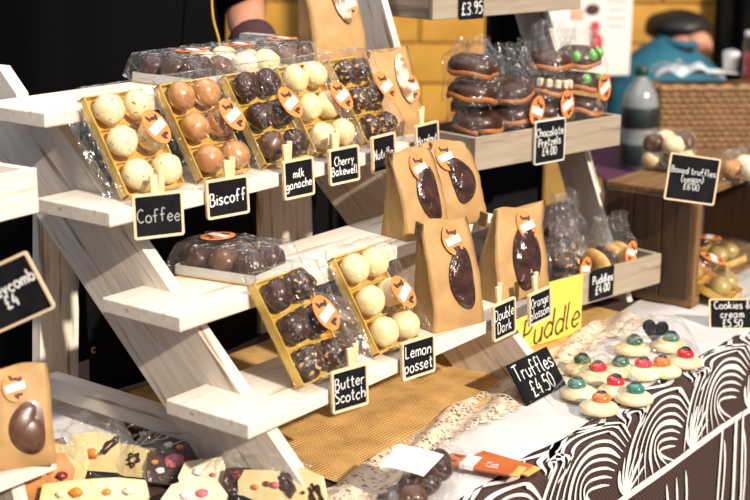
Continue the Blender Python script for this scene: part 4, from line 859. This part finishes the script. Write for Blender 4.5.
obj('rim', MB().tube(cat_rom([(-HW/2+.015+HW*1.02*k/30, -.006+.004*sin(k*1.6), HH+.003*cos(k*1.6)) for k in range(31)], 3), .010, 8), 'wicker', hm, hT, True)
obj('rim', MB().tube([(-HW/2+.012, HD*k/8, HH+.002*(k % 2)) for k in range(9)], .010, 8), 'wicker', hm, hT, True)
def paper(px, py, w, d, rz, label, m, seed, z=None, hgt=.02, D=4.14):
    p = at(px, py, D=D); T = Matrix.Translation((p.x,p.y,HH+.014 if z is None else z)) @ RZ(HY-90+rz)
    def fn(u, v): 
        nz = noise.noise(Vector((u*4+seed, v*4, seed))); return (w*(u-.5), d*(v-.5), hgt*(.5+.8*nz)*(1-abs(2*u-1)**4) + .004)
    o = obj('crumpled_sheet', MB().grid(fn, 24, 18), m, None, T, True); return tag(o, label, 'wrapping')
mat('bluish_paper', (.62,.68,.74), .5, col2=(.5,.56,.64), nscale=14)
paper(690,82,.20,.14,-12,'bluish white folded sheet on the wicker hamper','bluish_paper',3,hgt=.035)
paper(672,90,.12,.14,5,'crumpled clear wrapping on the hamper corner','film_crinkle',8,z=HH+.03,hgt=.05, D=4.09); paper(712,92,.14,.08,-4,'flat white tray sheet on the hamper rim','paper',5,z=HH+.026,hgt=.006,D=4.13)
# paper cup
p = at(729,88,D=4.15); cu = obj('paper_cup', MB().lathe([(.020,0),(.024,.05),(.026,.054),(.024,.056),(.020,.062),(.010,.066)],20), 'paper', None, TR(p.x,p.y,HH+.03), True); tag(cu, 'white rounded cup lying on the hamper sheets', 'cup')
# red jar
p = at(749,100,D=4.10); T = TR(p.x,p.y,HH+.008); j = thing('glass_jar', 'tall glass jar of red preserve on the hamper', 'jar', T)
mat('red_jam', (.30,.006,.012), .2, coat=.5); mat('glass', (.9,.95,.95), .05, trans=.95)
obj('preserve', MB().lathe([(.020,.004),(.023,.008),(.023,.085),(.020,.088)],20), 'red_jam', j, T, True); obj('glass', MB().lathe([(.024,0),(.026,.006),(.026,.118),(.023,.128),(.023,.132)],20), 'film_flat', j, T, True); obj('lid', MB().lathe([(.024,.132),(.025,.134),(.025,.146),(.022,.148)],20), 'paper', j, T, True)
# bottle
p = at(637,168,z=0); T = TR(p.x,p.y,.002) @ Matrix.Scale(1.12,4); j = thing('drink_bottle', 'clear plastic bottle with a green cap and dark label', 'bottle', T)
mat('bottle_dark', (.010,.014,.013), .4, col2=(.02,.03,.028), nscale=20); mat('green_cap', (.005,.05,.03), .4); mat('bottle_clear', (.70,.76,.78), .12, trans=.7)
obj('body', MB().lathe([(.040,0),(.046,.006),(.046,.07),(.043,.085),(.046,.10),(.046,.165),(.040,.190),(.028,.212),(.016,.228),(.0145,.238)],24), 'bottle_clear', j, T, True)
obj('label', MB().lathe([(.0463,.105),(.0468,.106),(.0468,.158),(.0463,.159)],24), 'bottle_dark', j, T, True); obj('drink', MB().lathe([(.0463,.008),(.0468,.010),(.0468,.064),(.046,.066)],24), 'bottle_dark', j, T, True); obj('cap', MB().lathe([(.017,.238),(.018,.240),(.018,.258),(.016,.260)],20), 'green_cap', j, T, True)
# ------------------------------------------------------------------ people
def skin_body(name, J, E, m, parent=None, T=None, root=0, sub=2):
    me = bpy.data.meshes.new(name); me.from_pydata([j[0] for j in J], E, []); me.materials.append(MATS[m])
    o = obj(name, me, m, parent, T)
    sk = o.modifiers.new('skin', 'SKIN'); sk.use_smooth_shade = True
    for i, j in enumerate(J): v = me.skin_vertices[0].data[i]; v.radius = j[1]; v.use_root = (i == root)
    ss = o.modifiers.new('subdivision', 'SUBSURF'); ss.levels = sub; ss.render_levels = sub; return o
mat('skin', (.52,.25,.16), .5, sss=.15, col2=(.46,.20,.12), nscale=25); mat('black_hair', (.006,.005,.005), .5, bump=.8, bscale=120); mat('maroon', (.035,.008,.010), .8, col2=(.05,.012,.014), nscale=40)
mat('strap', (.55,.30,.05), .6)
mat('apron_black', (.0035,.0035,.004), .95, bump=.3, bscale=9, spec=.05)
# seller: faces the table; frame cuts her at chest height
pc_ = at(105,60,D=2.75); pT = Matrix.Translation((pc_.x, pc_.y, -.75)) @ RZ(HY-90)       # local -y faces the camera
ps = thing('person', 'person in black clothes standing behind the stand with one bare forearm', 'person', pT)
ar = at(244,22,D=2.70); al = pT.inverted() @ ar; hd = pT.inverted() @ at(262,62,D=2.62); sh_ = Vector((.21,.03,1.42))
eb = Vector((.285,.02,1.30))
J = [((0,.02,.95),(.15,.10)),((0,.02,1.15),(.14,.10)),((0,.02,1.33),(.16,.10)),((0,.02,1.46),(.08,.07)),((0,.01,1.54),(.055,.055)),((0,-.01,1.66),(.075,.09)),((0,-.01,1.75),(.06,.07)),
     ((.20,.02,1.42),(.06,.06)),(tuple(eb),(.046,.046)),(tuple(al),(.040,.040)),(tuple(hd),(.028,.028)),
     ((-.20,.02,1.42),(.06,.06)),((-.27,.03,1.17),(.045,.045)),((-.22,-.14,1.0),(.035,.035)),((-.12,-.2,.98),(.028,.028)),
     ((.10,.02,.88),(.09,.09)),((.11,.01,.5),(.06,.065)),((.11,.03,.09),(.04,.045)),((.12,-.12,.04),(.035,.03)),
     ((-.10,.02,.88),(.09,.09)),((-.11,.01,.5),(.06,.065)),((-.11,.03,.09),(.04,.045)),((-.12,-.12,.04),(.035,.03))]
E_ = [(0,1),(1,2),(2,3),(3,4),(4,5),(5,6),(2,7),(7,8),(8,9),(9,10),(2,11),(11,12),(12,13),(13,14),(0,15),(15,16),(16,17),(17,18),(0,19),(19,20),(20,21),(21,22)]
skin_body('body', J, E_, 'skin', ps, pT)
def torso(u, v):
    a = 2*pi*u; z = .45+1.03*v; k = 1+.25*max(0,(.55-v)); wx = .235*k*(1-.45*max(0,(v-.9)/.1)**2); wy = .16*k*(1-.4*max(0,(v-.9)/.1)**2)
    return (wx*cos(a)+.006*sin(a*9+v*7), .02+wy*sin(a)+.006*cos(a*11), z)
obj('black_top', MB().grid(torso, 48, 24, True), 'apron_black', ps, pT, True)
obj('sleeve', MB().tube([(.17,.02,1.45),(.22,.02,1.42),(.26,.02,1.36),(.28,.02,1.315)], [.085,.08,.07,.064], 16), 'apron_black', ps, pT, True)
obj('trousers', MB().tube([(.10,.02,.95),(.11,.01,.5),(.11,.03,.08)], [.13,.1,.075], 16).tube([(-.10,.02,.95),(-.11,.01,.5),(-.11,.03,.08)], [.13,.1,.075], 16), 'apron_black', ps, pT, True)
dv = (hd-al).normalized(); obj('maroon_band', MB().tube([al+dv*.052, al+dv*.07, al+dv*.10, hd+dv*-.005], [.046,.048,.046,.042], 18), 'maroon', ps, pT, True)  # maroon tube round the lower end of the forearm
hand = MB().ell(tuple(hd+dv*.04), (.038,.02,.045), 14, 8)
for k in range(4): hand.tube([hd+dv*.06+Vector((-.027+.018*k,-.004,0)), hd+dv*.095+Vector((-.029+.019*k,-.012,-.004)), hd+dv*.118+Vector((-.03+.019*k,-.026,-.012))], [.0095,.009,.007], 8)
hand.tube([hd+dv*.02+Vector((-.03,-.005,0)), hd+dv*.05+Vector((-.052,-.02,0)), hd+dv*.07+Vector((-.055,-.035,0))], [.011,.010,.008], 8); obj('maroon_hand', hand, 'maroon', ps, pT, True)  # hand in the same maroon as the band
st_ = [pT.inverted() @ at(px, py, D=2.56) for px, py in ((211,-30),(212,5),(214,22),(219,40),(222,60))]; obj('apron_strap', MB().tube(cat_rom(st_, 4), .0022, 6), 'strap', ps, pT, True)
hr = MB().ell((0,.015,1.70), (.095,.11,.105), 18, 10, jit=.1); obj('hair', hr, 'black_hair', ps, pT, True)
# bent figure in teal
mat('teal_shirt', (.006,.085,.14), .8, col2=(.010,.12,.18), nscale=12, bump=.3, bscale=14)
bp_ = at(672,100,D=4.75); bT2 = Matrix.Translation((bp_.x, bp_.y, -.75)) @ RZ(HY-90)
pp = thing('person', 'person in a teal shirt bending forward with dark short hair', 'person', bT2)
def tl_(px, py, D): return bT2.inverted() @ at(px, py, D=D)
nk = tl_(680,46,4.90); hdp = tl_(684,34,4.98); ch = tl_(669,80,4.90); wst = tl_(664,180,4.82)
J = [(tuple(wst),(.10,.07)),(tuple(tl_(666,125,4.86)),(.07,.05)),(tuple(ch),(.035,.03)),(tuple(nk),(.045,.04)),(tuple(hdp),(.075,.085)),
     (tuple(tl_(630,100,4.84)),(.04,.04)),(tuple(tl_(622,150,4.86)),(.035,.035)),(tuple(tl_(640,185,5.00)),(.04,.04)),
     (tuple(tl_(708,100,4.86)),(.04,.04)),(tuple(tl_(716,150,4.9)),(.035,.035)),(tuple(tl_(700,185,5.08)),(.04,.04)),
     ((.1,.05,.55),(.08,.08)),((.1,-.1,.3),(.06,.06)),((.1,.0,.05),(.05,.04)),((-.1,.05,.55),(.08,.08)),((-.1,-.1,.3),(.06,.06)),((-.1,.0,.05),(.05,.04))]
E_ = [(0,1),(1,2),(2,3),(3,4),(2,5),(5,6),(6,7),(2,8),(8,9),(9,10),(0,11),(11,12),(12,13),(0,14),(14,15),(15,16)]
skin_body('body', J, E_, 'skin', pp, bT2)
cen = tl_(668,80,4.80)
prof_t = [(600,150,.205),(604,118,.21),(0,0,0)]
def shirt(u, v):
    a = 2*pi*u; keys = [(666,200,.215),(667,160,.235),(667,118,.242),(668,90,.228),(669,70,.185),(671,54,.125),(675,44,.068)]
    f = v*(len(keys)-1); i = min(int(f), len(keys)-2); t = f-i; px, py, r = [keys[i][k]*(1-t)+keys[i+1][k]*t for k in range(3)]
    c = tl_(px, py, 4.82+.06*v); return (c.x + r*cos(a)*(1+.02*sin(a*6+v*9)), c.y + r*.62*sin(a), c.z + .012*cos(a*3)*v - .028*cos(a)*v)
obj('teal_shirt', MB().grid(shirt, 44, 30, True), 'teal_shirt', pp, bT2, True)
obj('collar', MB().tube([tuple(Vector((.058*cos(a*pi/8), .05*sin(a*pi/8), .006*cos(a*pi/8)*-1))+tl_(678,43,4.87)) for a in range(17)], .014, 8), 'teal_shirt', pp, bT2, True)
hc = tl_(677,27,4.98)
obj('hair', MB().ell(tuple(hc), (.118,.115,.062), 22, 12, jit=.10, seed=4), 'black_hair', pp, bT2, True)
obj('ear', MB().ell(tuple(tl_(709,46,4.92)), (.012,.02,.026), 10, 6), 'skin', pp, bT2, True)
obj('cheek', MB().ell(tuple(tl_(694,42,4.93)), (.062,.06,.045), 14, 8), 'skin', pp, bT2, True)
